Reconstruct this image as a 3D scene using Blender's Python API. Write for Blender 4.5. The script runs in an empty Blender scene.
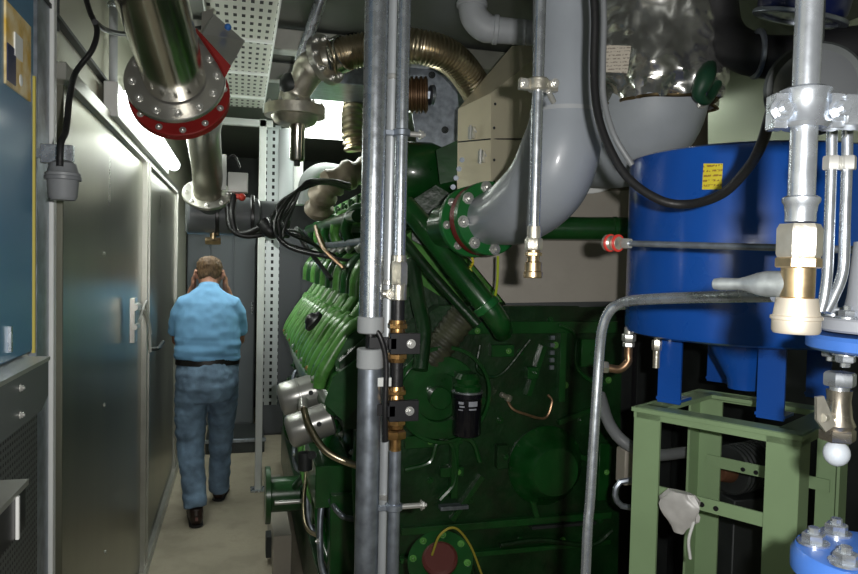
import bpy, bmesh, math, random
from mathutils import Vector, Matrix, noise
random.seed(7)
V = Vector; PI = math.pi
COL = bpy.context.scene.collection
# ---------------------------------------------------------------- camera frame (858x574, f = 700 px)
F = 700.0; H = 1.72
Yc = V(((240-429)/F, (287-257)/F, -1)).normalized()
Zc = V((.0226, 1, (.0226*Yc.x + Yc.y)/-Yc.z)).normalized()
Xc = Yc.cross(Zc)
def ray(px, py):
    r = V(((px-429)/F, (287-py)/F, -1)); return V((Xc.dot(r), Yc.dot(r), Zc.dot(r)))
def PD(px, py, d): return V((0, 0, H)) + ray(px, py)*d          # point at a distance along the lens axis
def PY(px, py, y): r = ray(px, py); return V((0, 0, H)) + r*(y/r.y)   # point on a cross plane
def PX(px, py, x): r = ray(px, py); return V((0, 0, H)) + r*(x/r.x)   # point on a plane along the corridor
def PZ(px, py, z): r = ray(px, py); return V((0, 0, H)) + r*((z-H)/r.z)
def R(rpx, d): return rpx*d/F
camd = bpy.data.cameras.new('camera'); cam = bpy.data.objects.new('camera', camd); COL.objects.link(cam)
camd.sensor_width = 36; camd.lens = F/858*36; camd.clip_start = .05
M = Matrix((Xc, Yc, Zc)).to_4x4(); M.translation = V((0, 0, H)); cam.matrix_world = M
bpy.context.scene.camera = cam
RIGHT = V((M[0][0], M[1][0], M[2][0])); FWD = -V((M[0][2], M[1][2], M[2][2])); UP = V((0, 0, 1)); X = V((1, 0, 0)); Y = V((0, 1, 0)); Z = UP

# ---------------------------------------------------------------- materials
MATS = {}
def mat(name, col, rough=.5, metal=0.0, var=.0, vscale=8, bump=0.0, bscale=60, col2=None, stretch=None, dirt=0.0, coat=0.0, emit=None, estr=0, dscale=3):
    if name in MATS: return MATS[name]
    m = bpy.data.materials.new(name); m.use_nodes = True; MATS[name] = m
    nt = m.node_tree; N = nt.nodes; L = nt.links; b = N['Principled BSDF']
    b.inputs['Base Color'].default_value = (*col, 1); b.inputs['Roughness'].default_value = rough; b.inputs['Metallic'].default_value = metal
    if coat: b.inputs['Coat Weight'].default_value = coat; b.inputs['Coat Roughness'].default_value = .12
    if emit: b.inputs['Emission Color'].default_value = (*emit, 1); b.inputs['Emission Strength'].default_value = estr
    tc = N.new('ShaderNodeTexCoord'); mp = N.new('ShaderNodeMapping'); L.new(tc.outputs['Object'], mp.inputs[0])
    if stretch: mp.inputs['Scale'].default_value = stretch
    last = None
    if var or col2:
        n = N.new('ShaderNodeTexNoise'); n.inputs['Scale'].default_value = vscale; n.inputs['Detail'].default_value = 5; L.new(mp.outputs[0], n.inputs[0])
        r = N.new('ShaderNodeMapRange'); r.inputs[1].default_value = .35; r.inputs[2].default_value = .65; L.new(n.outputs[0], r.inputs[0])
        mx = N.new('ShaderNodeMix'); mx.data_type = 'RGBA'; L.new(r.outputs[0], mx.inputs[0])
        c2 = col2 or tuple(min(1, c*(1+var)) for c in col); c1 = col if col2 else tuple(c*(1-var) for c in col)
        mx.inputs[6].default_value = (*c1, 1); mx.inputs[7].default_value = (*c2, 1); last = mx.outputs[2]
        rr = N.new('ShaderNodeMapRange'); rr.inputs[3].default_value = max(.03, rough-.08); rr.inputs[4].default_value = min(1, rough+.1)
        L.new(n.outputs[0], rr.inputs[0]); L.new(rr.outputs[0], b.inputs['Roughness'])
    if dirt:
        n2 = N.new('ShaderNodeTexNoise'); n2.inputs['Scale'].default_value = dscale; n2.inputs['Detail'].default_value = 9; n2.inputs['Roughness'].default_value = .7; L.new(tc.outputs['Object'], n2.inputs[0])
        r2 = N.new('ShaderNodeMapRange'); r2.inputs[1].default_value = .5; r2.inputs[2].default_value = .75; r2.inputs[4].default_value = dirt; L.new(n2.outputs[0], r2.inputs[0])
        m2 = N.new('ShaderNodeMix'); m2.data_type = 'RGBA'; L.new(r2.outputs[0], m2.inputs[0])
        if last: L.new(last, m2.inputs[6])
        else: m2.inputs[6].default_value = (*col, 1)
        m2.inputs[7].default_value = (.03, .025, .018, 1); last = m2.outputs[2]
    if last: L.new(last, b.inputs['Base Color'])
    if bump:
        n3 = N.new('ShaderNodeTexNoise'); n3.inputs['Scale'].default_value = bscale; n3.inputs['Detail'].default_value = 3; L.new(mp.outputs[0], n3.inputs[0])
        bp = N.new('ShaderNodeBump'); bp.inputs['Strength'].default_value = bump; bp.inputs['Distance'].default_value = .01
        L.new(n3.outputs[0], bp.inputs['Height']); L.new(bp.outputs[0], b.inputs['Normal'])
    return m
def holes(name, col, rough, metal, ax, p, fill, hole=(.01, .01, .01)):
    """perforated sheet: rows of dark slots, ax = the two object axes, p = pitch, fill = hole share"""
    m = mat(name, col, rough, metal); nt = m.node_tree; N = nt.nodes; L = nt.links; b = N['Principled BSDF']
    tc = [n for n in N if n.type == 'TEX_COORD'][0]; s = N.new('ShaderNodeSeparateXYZ'); L.new(tc.outputs['Object'], s.inputs[0])
    outs = []
    for k in range(2):
        d = N.new('ShaderNodeMath'); d.operation = 'DIVIDE'; L.new(s.outputs[ax[k]], d.inputs[0]); d.inputs[1].default_value = p[k]
        f = N.new('ShaderNodeMath'); f.operation = 'FRACT'; L.new(d.outputs[0], f.inputs[0])
        l = N.new('ShaderNodeMath'); l.operation = 'LESS_THAN'; L.new(f.outputs[0], l.inputs[0]); l.inputs[1].default_value = fill[k]; outs.append(l)
    mu = N.new('ShaderNodeMath'); mu.operation = 'MULTIPLY'; L.new(outs[0].outputs[0], mu.inputs[0]); L.new(outs[1].outputs[0], mu.inputs[1])
    mx = N.new('ShaderNodeMix'); mx.data_type = 'RGBA'; L.new(mu.outputs[0], mx.inputs[0]); mx.inputs[6].default_value = (*col, 1); mx.inputs[7].default_value = (*hole, 1)
    L.new(mx.outputs[2], b.inputs['Base Color']); return m
def printed(name, paper, ink, ax, pitch):
    """paper label with rows of small print too small to read"""
    m = mat(name, paper, .6); nt = m.node_tree; N = nt.nodes; L = nt.links; b = N['Principled BSDF']
    tc = [n for n in N if n.type == 'TEX_COORD'][0]; s = N.new('ShaderNodeSeparateXYZ'); L.new(tc.outputs['Object'], s.inputs[0])
    d = N.new('ShaderNodeMath'); d.operation = 'DIVIDE'; L.new(s.outputs[ax], d.inputs[0]); d.inputs[1].default_value = pitch
    f = N.new('ShaderNodeMath'); f.operation = 'FRACT'; L.new(d.outputs[0], f.inputs[0])
    l = N.new('ShaderNodeMath'); l.operation = 'LESS_THAN'; L.new(f.outputs[0], l.inputs[0]); l.inputs[1].default_value = .4
    n = N.new('ShaderNodeTexNoise'); n.inputs['Scale'].default_value = 160; L.new(tc.outputs['Object'], n.inputs[0])
    g = N.new('ShaderNodeMath'); g.operation = 'GREATER_THAN'; L.new(n.outputs[0], g.inputs[0]); g.inputs[1].default_value = .48
    mu = N.new('ShaderNodeMath'); mu.operation = 'MULTIPLY'; L.new(l.outputs[0], mu.inputs[0]); L.new(g.outputs[0], mu.inputs[1])
    mx = N.new('ShaderNodeMix'); mx.data_type = 'RGBA'; L.new(mu.outputs[0], mx.inputs[0]); mx.inputs[6].default_value = (*paper, 1); mx.inputs[7].default_value = (*ink, 1)
    L.new(mx.outputs[2], b.inputs['Base Color']); return m
galv = mat('galvanised', (.56, .60, .65), .26, .86, var=.08, vscale=40, bump=.02, bscale=90)
galv_dull = mat('galvanised_dull', (.34, .38, .44), .38, .8, var=.2, vscale=30, dirt=.3)
steel = mat('brushed_steel', (.62, .61, .57), .30, .85, var=.08, vscale=6)
polish = mat('polished_steel', (.66, .64, .58), .17, 1, var=.1, vscale=6)
cast = mat('cast_metal', (.70, .67, .58), .33, .85, var=.12, vscale=25, bump=.15, bscale=60)
boltm = mat('zinc_bolt', (.66, .66, .63), .3, .7)
greyp = mat('grey_paint', (.33, .36, .40), .38, 0, var=.06, vscale=5, coat=.25, bump=.03, bscale=30)
greyp2 = mat('light_grey_paint', (.40, .42, .44), .45, 0, var=.05, vscale=5, bump=.05, bscale=25)
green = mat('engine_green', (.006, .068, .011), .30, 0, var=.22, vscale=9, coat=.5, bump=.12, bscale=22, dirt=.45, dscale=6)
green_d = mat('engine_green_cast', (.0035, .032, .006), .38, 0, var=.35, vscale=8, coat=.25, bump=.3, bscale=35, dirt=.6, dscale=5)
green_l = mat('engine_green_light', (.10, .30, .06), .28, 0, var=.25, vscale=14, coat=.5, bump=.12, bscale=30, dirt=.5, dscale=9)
flg = mat('flange_green', (.014, .14, .03), .3, 0, var=.1, coat=.5, bump=.08)
stand = mat('sage_green_paint', (.28, .41, .22), .45, 0, var=.06, vscale=4, coat=.15)
blue = mat('tank_blue', (.008, .085, .42), .28, 0, var=.06, vscale=4, coat=.5)
blue_l = mat('flange_blue', (.05, .15, .48), .38, 0, var=.15, vscale=20, coat=.3, dirt=.25, dscale=20)
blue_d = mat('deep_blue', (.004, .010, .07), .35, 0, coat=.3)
cabm = mat('cabinet_blue', (.075, .20, .33), .4, 0, var=.1, vscale=2, coat=.2)
red = mat('red_gasket', (.27, .016, .014), .45, 0, var=.1)
brass = mat('brass', (.62, .47, .28), .32, .95, var=.2, vscale=40)
bronze = mat('bronze', (.52, .30, .12), .3, .95, var=.25, vscale=40)
copper = mat('copper', (.45, .28, .17), .35, .9, var=.2, vscale=30)
rubber = mat('black_rubber', (.012, .012, .013), .42, 0, bump=.08, bscale=90)
blackp = mat('black_plastic', (.014, .014, .016), .35, 0)
white = mat('white_paint', (.72, .74, .72), .4, 0, var=.04)
whiteb = mat('white_plastic', (.75, .76, .74), .5, 0)
greypl = mat('grey_plastic', (.19, .20, .21), .45, 0, var=.04)
sleeve = mat('grey_rubber_sleeve', (.36, .38, .39), .6, 0, var=.06)
beige = mat('aluminised_sheet', (.86, .79, .58), .36, .25, var=.08, vscale=3)
taupe = mat('taupe_sheet', (.37, .34, .29), .5, .1, var=.08, vscale=2, dirt=.15)
foil = mat('foil', (.80, .80, .78), .23, .93, var=.10, vscale=3, bump=.22, bscale=7)
foil_scorch = mat('foil_scorched_hem', (.30, .22, .12), .3, .9, var=.4, vscale=30, bump=.4, bscale=30)
ylab = printed('yellow_label', (.75, .62, .03), (.35, .20, .02), 2, .012)
plab = printed('paper_label', (.66, .60, .50), (.32, .27, .22), 2, .011)
gold = mat('yellow_print', (.60, .36, .02), .35, 0, col2=(.80, .70, .45), vscale=22, dirt=.9, dscale=9)
braid = mat('braided_steel', (.55, .47, .33), .3, 1)
panelm = mat('wall_sheet', (.36, .36, .30), .30, .97, var=.14, vscale=3.2, stretch=(1, 1, .22), bump=.02, bscale=4)
upperm = mat('upper_wall_sheet', (.60, .59, .48), .4, .25, var=.06, vscale=2)
framem = mat('frame_sheet', (.48, .48, .44), .35, .7, var=.08)
darkm = mat('dark_steel', (.035, .04, .04), .5, .3, var=.2)
concrete = mat('concrete', (.36, .32, .245), .8, 0, var=.16, vscale=5, bump=.2, bscale=40, dirt=.35, dscale=5)
ceilm = mat('ceiling_sheet', (.16, .17, .155), .5, .4, var=.1, vscale=2)
wallr = mat('right_wall_sheet', (.50, .54, .40), .4, .25, var=.06, vscale=1.5)
lampm = mat('lamp_glow', (1, 1, 1), .5, 0, emit=(.93, 1, .93), estr=6)
traym = holes('perforated_tray', (.60, .61, .54), .4, .4, (0, 1), (.034, .09), (.42, .42))
stripm = holes('perforated_strip', (.46, .50, .50), .35, .6, (0, 2), (.055, .05), (.34, .5))
meshm = holes('perforated_plate', (.16, .17, .165), .45, .6, (1, 2), (.014, .014), (.45, .45))

# ---------------------------------------------------------------- mesh builder
def frame_of(d):
    d = d.normalized(); a = Z if abs(d.z) < .9 else X
    u = a.cross(d).normalized(); return u, d.cross(u).normalized(), d
def crom(pts, n):
    out = []
    P = [pts[0]*2-pts[1]] + list(pts) + [pts[-1]*2-pts[-2]]
    for i in range(1, len(P)-2):
        for k in range(n):
            t = k/n; a, b, c, d = P[i-1:i+3]
            out.append(.5*((2*b)+(c-a)*t+(2*a-5*b+4*c-d)*t*t+(3*b-a-3*c+d)*t**3))
    out.append(pts[-1]); return out
class B:
    def __init__(s): s.v = []; s.f = []; s.flat = set()
    def add(s, vs, fs, flat=False):
        o = len(s.v); s.v += [V(p) for p in vs]
        for f in fs:
            if flat: s.flat.add(len(s.f))
            s.f.append([i+o for i in f])
        return s
    def box(s, c, size, rz=0, rot=None):
        m = rot or Matrix.Rotation(rz, 3, 'Z'); c = V(c); x, y, z = (k/2 for k in size)
        b = min(x, y, z)*.12; b = min(b, .004)
        bm = bmesh.new(); bmesh.ops.create_cube(bm, size=1)
        for q in bm.verts: q.co = V((q.co.x*2*x, q.co.y*2*y, q.co.z*2*z))
        if b > .0006: bmesh.ops.bevel(bm, geom=bm.edges[:], offset=b, segments=1, affect='EDGES')
        bm.verts.index_update(); s.add([c + m @ q.co for q in bm.verts], [[q.index for q in f.verts] for f in bm.faces], True); bm.free(); return s
    def rings(s, rings, cap=True, flat=False):
        n = len(rings[0]); vs = [p for r in rings for p in r]; fs = []
        for i in range(len(rings)-1):
            for k in range(n):
                a = i*n+k; b = i*n+(k+1) % n; fs.append([a, b, b+n, a+n])
        if cap: fs.append(list(range(n))[::-1]); fs.append([len(vs)-n+k for k in range(n)])
        return s.add(vs, fs, flat)
    def lathe(s, p, d, prof, seg=32, cap=True, flat=False):
        p = V(p); u, w, d = frame_of(V(d))
        return s.rings([[p + d*t + (u*math.cos(2*PI*k/seg)+w*math.sin(2*PI*k/seg))*max(r, 1e-4) for k in range(seg)] for t, r in prof], cap, flat)
    def cyl(s, a, b, r, r2=None, seg=28, bev=None):
        a, b = V(a), V(b); L = (b-a).length; r2 = r if r2 is None else r2
        e = min(r, r2, L)*.08 if bev is None else bev
        return s.lathe(a, b-a, [(0, r-e), (e, r), (L-e, r2), (L, r2-e)], seg)
    def ring(s, p, d, r0, r1, h, seg=36):     # annulus of thickness h from p along d
        e = min(h*.15, .003)
        p = V(p); u, w, d = frame_of(V(d)); prof = [(0, r0), (0, r1-e), (e, r1), (h-e, r1), (h, r1-e), (h, r0), (0, r0)]
        return s.rings([[p + d*t + (u*math.cos(2*PI*k/seg)+w*math.sin(2*PI*k/seg))*r for k in range(seg)] for t, r in prof], False)
    def tube(s, pts, rad, seg=14, smooth=6, cap=True):
        pts = [V(p) for p in pts]; rr = rad if isinstance(rad, (list, tuple)) else [rad]*len(pts)
        if smooth and len(pts) > 2:
            q = crom([V((*p,)) for p in pts], smooth); rq = crom([V((r, 0, 0)) for r in rr], smooth); rr = [k.x for k in rq]; pts = q
        tan = [(pts[min(i+1, len(pts)-1)]-pts[max(i-1, 0)]).normalized() for i in range(len(pts))]
        u, w, _ = frame_of(tan[0]); R_ = []
        for i, p in enumerate(pts):
            if i:
                u = (u - tan[i]*u.dot(tan[i])).normalized()
            w = tan[i].cross(u); R_.append([p + (u*math.cos(2*PI*k/seg)+w*math.sin(2*PI*k/seg))*rr[i] for k in range(seg)])
        return s.rings(R_, cap)
    def hexn(s, p, d, r, h): return s.lathe(p, d, [(0, r*.93), (h*.12, r), (h*.85, r), (h, r*.88)], 6, True, True)
    def bolt(s, p, d, r):
        d = V(d).normalized(); p = V(p); s.lathe(p, d, [(0, r*1.35), (r*.22, r*1.35)], 14); s.hexn(p+d*r*.2, d, r, r*.8); s.cyl(p+d*r*.9, p+d*r*1.5, r*.5, seg=8); return s
    def prism(s, poly, ext):                   # world polygon extruded by a vector
        n = len(poly); ext = V(ext); poly = [V(p) for p in poly]
        return s.add(poly+[p+ext for p in poly], [list(range(n))[::-1], [n+k for k in range(n)]]+[[k, (k+1) % n, n+(k+1) % n, n+k] for k in range(n)], True)
    def ball(s, c, r, seg=16, sc=(1, 1, 1)):
        c = V(c); return s.rings([[c + V((math.cos(2*PI*k/seg)*math.sin(a)*r*sc[0], math.sin(2*PI*k/seg)*math.sin(a)*r*sc[1], -math.cos(a)*r*sc[2])) for k in range(seg)] for a in [max(.02, min(PI-.02, PI*i/10)) for i in range(11)]])
    def hull(s, pts):
        bm = bmesh.new(); [bm.verts.new(p) for p in pts]; r = bmesh.ops.convex_hull(bm, input=bm.verts[:])
        bmesh.ops.dissolve_limit(bm, angle_limit=.02, verts=bm.verts[:], edges=bm.edges[:])
        bm.verts.index_update(); s.add([q.co.copy() for q in bm.verts], [[q.index for q in f.verts] for f in bm.faces], True); bm.free(); return s
    def make(s, name, m, parent=None, origin=None):
        if origin is None:
            if parent is not None: origin = V(parent['_o']) if '_o' in parent else V()
            else:
                xs = [p.x for p in s.v]; ys = [p.y for p in s.v]; zs = [p.z for p in s.v]; origin = V(((min(xs)+max(xs))/2, (min(ys)+max(ys))/2, min(zs)))
        me = bpy.data.meshes.new(name); me.from_pydata([p-origin for p in s.v], [], s.f); me.validate()
        bm = bmesh.new(); bm.from_mesh(me); bmesh.ops.recalc_face_normals(bm, faces=bm.faces[:]); bm.to_mesh(me); bm.free()
        for i, p in enumerate(me.polygons): p.use_smooth = True
        me.set_sharp_from_angle(angle=math.radians(38)); me.materials.append(m)
        o = bpy.data.objects.new(name, me); COL.objects.link(o)
        if parent is not None: o.parent = parent; o['_o'] = tuple(origin)
        else: o.location = origin; o['_o'] = tuple(origin)
        return o
def tag(o, label, cat, group=None):
    o['label'] = label; o['category'] = cat
    if group: o['group'] = group
    return o
def thing(name, loc, label, cat, group=None):
    o = bpy.data.objects.new(name, None); COL.objects.link(o); o.location = V(loc); o['_o'] = tuple(V(loc)); o.empty_display_size = .05
    return tag(o, label, cat, group)
def struct(name, b, m, parent=None):
    o = b.make(name, m, parent)
    if parent is None: o['kind'] = 'structure'
    return o
def boltring(root, p, d, rad, n, r, m=None, phase=0, name='bolt'):
    u, w, d = frame_of(V(d)); p = V(p); src = None
    for k in range(n):
        a = 2*PI*(k+phase)/n; b = B().bolt(p + (u*math.cos(a)+w*math.sin(a))*rad, d, r); b.make(name, m or boltm, root)
def pathpx(l): return [PD(a[0], a[1], a[2]) for a in l]
def ecyl(b, a, c, r, rib, n, seg=24):         # corrugated cylinder
    a, c = V(a), V(c); L = (c-a).length; prof = [(0, r-rib)]
    for k in range(n): t = L*(k+.5)/n; q = L/n; prof += [(t-q*.38, r-rib), (t-q*.2, r), (t+q*.2, r), (t+q*.38, r-rib)]
    prof.append((L, r-rib)); return b.lathe(a, c-a, prof, seg)
def corr(b, pts, r, rib, n, seg=24):          # corrugated hose along a path
    P = crom([V(p) for p in pts], 40); s = [0]
    for i in range(1, len(P)): s.append(s[-1]+(P[i]-P[i-1]).length)
    out = []; j = 0; Lt = s[-1]; K = n*4
    for k in range(K+1):
        t = Lt*k/K
        while j < len(s)-2 and s[j+1] < t: j += 1
        out.append(P[j].lerp(P[j+1], (t-s[j])/max(1e-9, s[j+1]-s[j])))
    return b.tube(out, [r if k % 4 in (1, 2) else r-rib for k in range(K+1)], seg, 0)
def text_mesh(body, p, xdir, ydir, size, m, name, parent):
    c = bpy.data.curves.new(name, 'FONT'); c.body = body; c.size = size; c.extrude = .0006; c.align_x = 'CENTER'; c.align_y = 'CENTER'
    t = bpy.data.objects.new('tmp', c); COL.objects.link(t); dg = bpy.context.evaluated_depsgraph_get(); dg.update()
    me = bpy.data.meshes.new_from_object(t.evaluated_get(dg)); bpy.data.objects.remove(t)
    x = V(xdir).normalized(); y = V(ydir).normalized(); z = x.cross(y); o_ = V(parent['_o'])
    for v in me.vertices: v.co = V(p)-o_ + x*v.co.x + y*v.co.y + z*v.co.z
    me.materials.clear(); me.materials.append(m); o = bpy.data.objects.new(name, me); COL.objects.link(o); o.parent = parent; return o

# ================================================================ THE ROOM
WL = -.52; CE = 2.84; BK = 8.2; XR = 2.62; FR = -1.0
struct('floor', B().box(((WL+XR)/2, (FR+BK)/2, -.05), (XR-WL+.3, BK-FR+.3, .1)), concrete)
struct('ceiling', B().box(((WL+XR)/2, (FR+BK)/2, CE+.05), (XR-WL+.3, BK-FR+.3, .1)), ceilm)
struct('wall_left', B().box((WL-.05, (FR+BK)/2, CE/2), (.1, BK-FR+.2, CE)), upperm)
struct('wall_right', B().box((XR+.05, (FR+BK)/2, CE/2), (.1, BK-FR+.2, CE)), wallr)
struct('wall_back', B().box(((WL+XR)/2, BK+.05, CE/2), (XR-WL, .1, CE)), darkm)
struct('wall_front', B().box(((WL+XR)/2, FR-.05, CE/2), (XR-WL, .1, CE)), wallr)
# left wall: two sheet-steel doors set in a channel frame
DT = PX(75, 95, WL+.02).z; y0 = PX(53, 300, WL).y; y1 = PX(138, 300, WL).y; y2 = PX(171, 300, WL).y
def door(nm, ya, yb, lab):
    d = B().box((WL+.008, (ya+yb)/2, DT/2+.03), (.03, yb-ya-.03, DT-.06)).make(nm, panelm); d['kind'] = 'structure'; d['label'] = lab
    return d
d1 = door('door_1', y0, y1, 'wide brushed steel door leaf beside the blue cabinet')
d2 = door('door_2', y1, y2, 'far brushed steel door leaf with small pull handle')
for px, py in ((104, 254), (104, 405), (105, 552)):
    p = PX(px, py, WL+.023); B().lathe(p, X, [(0, .008), (.003, .0085), (.006, .004)], 14).make('rivet', boltm, d1)
p = PX(154, 347, WL+.03)
B().tube([p+V((-.01, -.09, 0)), p+V((.03, -.07, 0)), p+V((.03, .09, .004)), p+V((.035, .16, .012))], .011, 10, 4).make('door_handle', darkm, d2)
struct('trim_1', B().box((WL+.02, (y0+y2)/2, DT+.02), (.05, y2-y0+.1, .05)).box((WL+.02, y2+.03, DT/2), (.05, .05, DT+.04)), framem)
struct('trim_2', B().box((WL+.035, (y1), DT/2), (.03, .075, DT)).box((WL+.052, y1+.012, DT/2), (.012, .012, DT)), framem)
struct('trim_3', B().box((WL+.03, (y0+y2)/2+.3, .012), (.06, y2-y0+.8, .024)).box((WL+.052, (y0+y2)/2+.3, .03), (.008, y2-y0+.8, .04)).box((WL+.018, (y0+y2)/2+.3, .03), (.008, y2-y0+.8, .04)), framem)
struct('trim_4', B().box((WL+.012, 2.9, PX(107, 88, WL).z), (.024, 5.6, .012)).box((WL+.008, PX(53, 15, WL).y, 2.6), (.016, .012, .5)), darkm)
ya_, yb_ = PX(37, 300, WL+.02).y, PX(49, 300, WL+.02).y
struct('trim_5', B().box((WL+.01, (ya_+yb_)/2, CE/2), (.02, yb_-ya_, CE)), galv_dull)
struct('trim_8', B().box((WL+.015, yb_+.02, CE/2-.2), (.03, .03, CE-.4)), white)
pp = PX(148, 235, WL).y
# latch and white tie on the middle post
la = thing('door_latch', PX(135, 318, WL+.06), 'pale metal door latch plate on the post between the steel doors', 'latch')
c = PX(134, 320, WL+.060); B().box(c+V((-.002, 0, 0)), (.022, .08, .20)).make('plate', boltm, la)
B().cyl(c+V((.008, -.05, .06)), c+V((.008, .07, .06)), .016, seg=14).make('hinge_barrel', boltm, la); B().cyl(c+V((.008, -.05, -.03)), c+V((.008, .05, -.03)), .013, seg=14).make('hinge_barrel', boltm, la)
B().tube([c+V((.02, .02, .05)), c+V((.035, .12, .02)), c+V((.04, .22, -.06)), c+V((.04, .27, -.18))], .006, 8, 6).tube([c+V((.02, .02, .0)), c+V((.04, .10, .08)), c+V((.04, .16, .02)), c+V((.045, .25, -.09))], .005, 8, 6).make('tie', whiteb, la)
# fluorescent fitting on the left wall
a = PX(124, 103, -.43); b = PX(172, 163, -.43)
t = thing('wall_light', (a+b)/2, 'long lit fluorescent tube fitting high on the left wall', 'light')
zz = (a.z+b.z)/2; a.z = b.z = zz
B().box(((a.x-.045), (a.y+b.y)/2, zz), (.05, b.y-a.y+.02, .13)).make('housing', white, t)
B().cyl(V((a.x+.012, a.y, zz)), V((a.x+.012, b.y, zz)), .038, seg=18).make('diffuser', lampm, t)
LW = ((a+b)/2, b.y-a.y)
# ceiling lights
def ceiling_light(c, sx, sy, lab, n=2, lm=None):
    t = thing('ceiling_light', c, lab, 'light')
    B().box(c+V((0, 0, .03)), (sx, sy, .05)).make('housing', white, t)
    for k in range(n):
        w = sy/n; B().box(c+V((0, -sy/2+w*(k+.5), -.012)), (sx*.95, w*.72, .04)).make('diffuser', lm or lampm, t)
    return t
ceiling_light(V((.72, 5.2, CE-.1)), .75, 1.5, 'double lit ceiling light behind the braided steel hose')
ceiling_light(V((2.40, 3.9, CE-.06)), .2, 1.1, 'narrow lit ceiling light along the right wall behind the foil jacket', 1, mat('dim_lamp_glow', (1, 1, 1), .5, 0, emit=(.93, 1, .9), estr=2.5))
# area lamps at the fittings (real light of the tubes)
def area(name, loc, sx, sy, e, rot=(0, 0, 0), col=(.95, 1, .93)):
    l = bpy.data.lights.new(name, 'AREA'); l.shape = 'RECTANGLE'; l.size = sx; l.size_y = sy; l.energy = e; l.color = col
    o = bpy.data.objects.new(name, l); COL.objects.link(o); o.location = loc; o.rotation_euler = rot; return o
area('ceiling_lamp_far', (.72, 5.2, CE-.16), .7, 1.4, 16)
area('ceiling_lamp_right', (2.40, 3.9, CE-.12), .18, 1.0, 1.2)
area('corridor_lamp', (LW[0].x+.07, LW[0].y, LW[0].z), .06, LW[1], 7, (0, math.radians(-70), 0))
area('corridor_lamp_down', (LW[0].x+.04, LW[0].y+.9, LW[0].z-.05), .08, 2.6, 9, (0, math.radians(-15), 0))
# the camera's own flash, beside the lens
fl = area('camera_flash', V((0, 0, H))+RIGHT*.085+UP*.03, .03, .02, 24, cam.matrix_world.to_euler(), (1, .98, .95))
w = bpy.data.worlds.new('world'); bpy.context.scene.world = w; w.use_nodes = True
w.node_tree.nodes['Background'].inputs[0].default_value = (.5, .55, .55, 1); w.node_tree.nodes['Background'].inputs[1].default_value = .012

# ceiling cross members and ducts
struct('trim_6', B().box((.9, 3.52, CE-.07), (3.3, .10, .10)), framem)
struct('trim_7', B().box((.9, 4.15, CE-.06), (3.3, .08, .10)), framem)
du = thing('air_duct', (1.35, 3.7, 2.5), 'grey rectangular duct running across under the ceiling behind the steel hose', 'duct')
B().box((1.35, 3.85, 2.70), (2.0, .42, .15)).make('duct_body', galv_dull, du)
B().box((.75, 3.85, 2.70), (.03, .46, .18)).box((1.6, 3.85, 2.70), (.03, .46, .18)).make('duct_flange', galv, du)

# perforated tray over the aisle
z = 2.72; a = PZ(222, 105, z); b = PZ(262, 105, z)
xl, xr, yf, yn = a.x-.02, b.x+.01, a.y, 1.9
t = thing('cable_tray', ((xl+xr)/2, (yf+yn)/2, z), 'pale perforated cable tray hanging over the aisle', 'cable tray')
B().box(((xl+xr)/2, (yf+yn)/2, z), (xr-xl, yf-yn, .004)).make('tray_base', traym, t)
for xx in (xl, xr): B().box((xx, (yf+yn)/2, z-.0), (.006, yf-yn, .06)).make('side_rail', white, t)
for k in range(5): B().box(((xl+xr)/2, yn+(yf-yn)*(k+.45)/5, z-.008), (xr-xl, .022, .012)).make('joint_strip', white, t)
# white post with perforated strip and cross beam
pz = PZ(258, 490, 0)
t = thing('support_post', pz, 'slender white steel post standing in the aisle beside the engine', 'post')
B().box((pz.x, pz.y, 1.36), (.05, .05, 2.72)).make('post', white, t)
B().box((pz.x, pz.y, .006), (.11, .11, .012)).make('foot_plate', galv, t)
B().box((pz.x-.14, pz.y, 2.69), (.42, .05, .05)).make('cross_beam', white, t)
p0 = PY(272, 125, pz.y+.02); p1 = PY(272, 405, pz.y+.02)
t = B().box((p0.x+.005, pz.y+.03, (p0.z+p1.z)/2), (.115, .006, p0.z-p1.z)).box((p0.x+.062, pz.y+.015, (p0.z+p1.z)/2), (.006, .03, p0.z-p1.z)).make('perforated_strut', stripm)
tag(t, 'perforated galvanised strip fixed upright to the white aisle post', 'strut')

# far end of the aisle: lockers / doors beyond the man
def panelbox(name, lab, cat, x0, x1, yy, z0, z1, m, n=1):
    t = thing(name, ((x0+x1)/2, yy, z0), lab, cat)
    B().box(((x0+x1)/2, yy+.1, (z0+z1)/2), (x1-x0, .2, z1-z0)).make('body', m, t)
    w_ = (x1-x0)/n
    for k in range(n): B().box((x0+w_*(k+.5), yy-.008, (z0+z1)/2), (w_-.02, .016, z1-z0-.05)).make('door', m, t); 
    for k in range(n): B().cyl((x0+w_*(k+.85), yy-.016, 1.2), (x0+w_*(k+.85), yy-.05, 1.2), .012).cyl((x0+w_*(k+.85), yy-.045, 1.14), (x0+w_*(k+.85), yy-.045, 1.26), .009).make('handle', galv, t)
    return t
panelbox('tall_locker', 'tall grey steel locker at the far end of the aisle beyond the man', 'locker', WL+.01, PY(256, 250, 7.4).x, 7.4, 0, 2.1, mat('locker_grey', (.15, .17, .19), .45, .2), 3)
panelbox('control_cabinet', 'grey control cabinet standing behind the perforated strip', 'cabinet', .2, .95, 6.9, 0, 2.0, mat('cabinet_grey', (.07, .075, .085), .45, .2), 2)
t = thing('floor_grating', (0, 6.6, 0), 'dark step plate on the floor at the far end of the aisle', 'step')
B().box((-.02, 6.6, .06), (.5, .6, .12)).make('plate', darkm, t)
B().box((-.02, 6.31, .11), (.52, .03, .03)).make('nosing', galv_dull, t)

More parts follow.
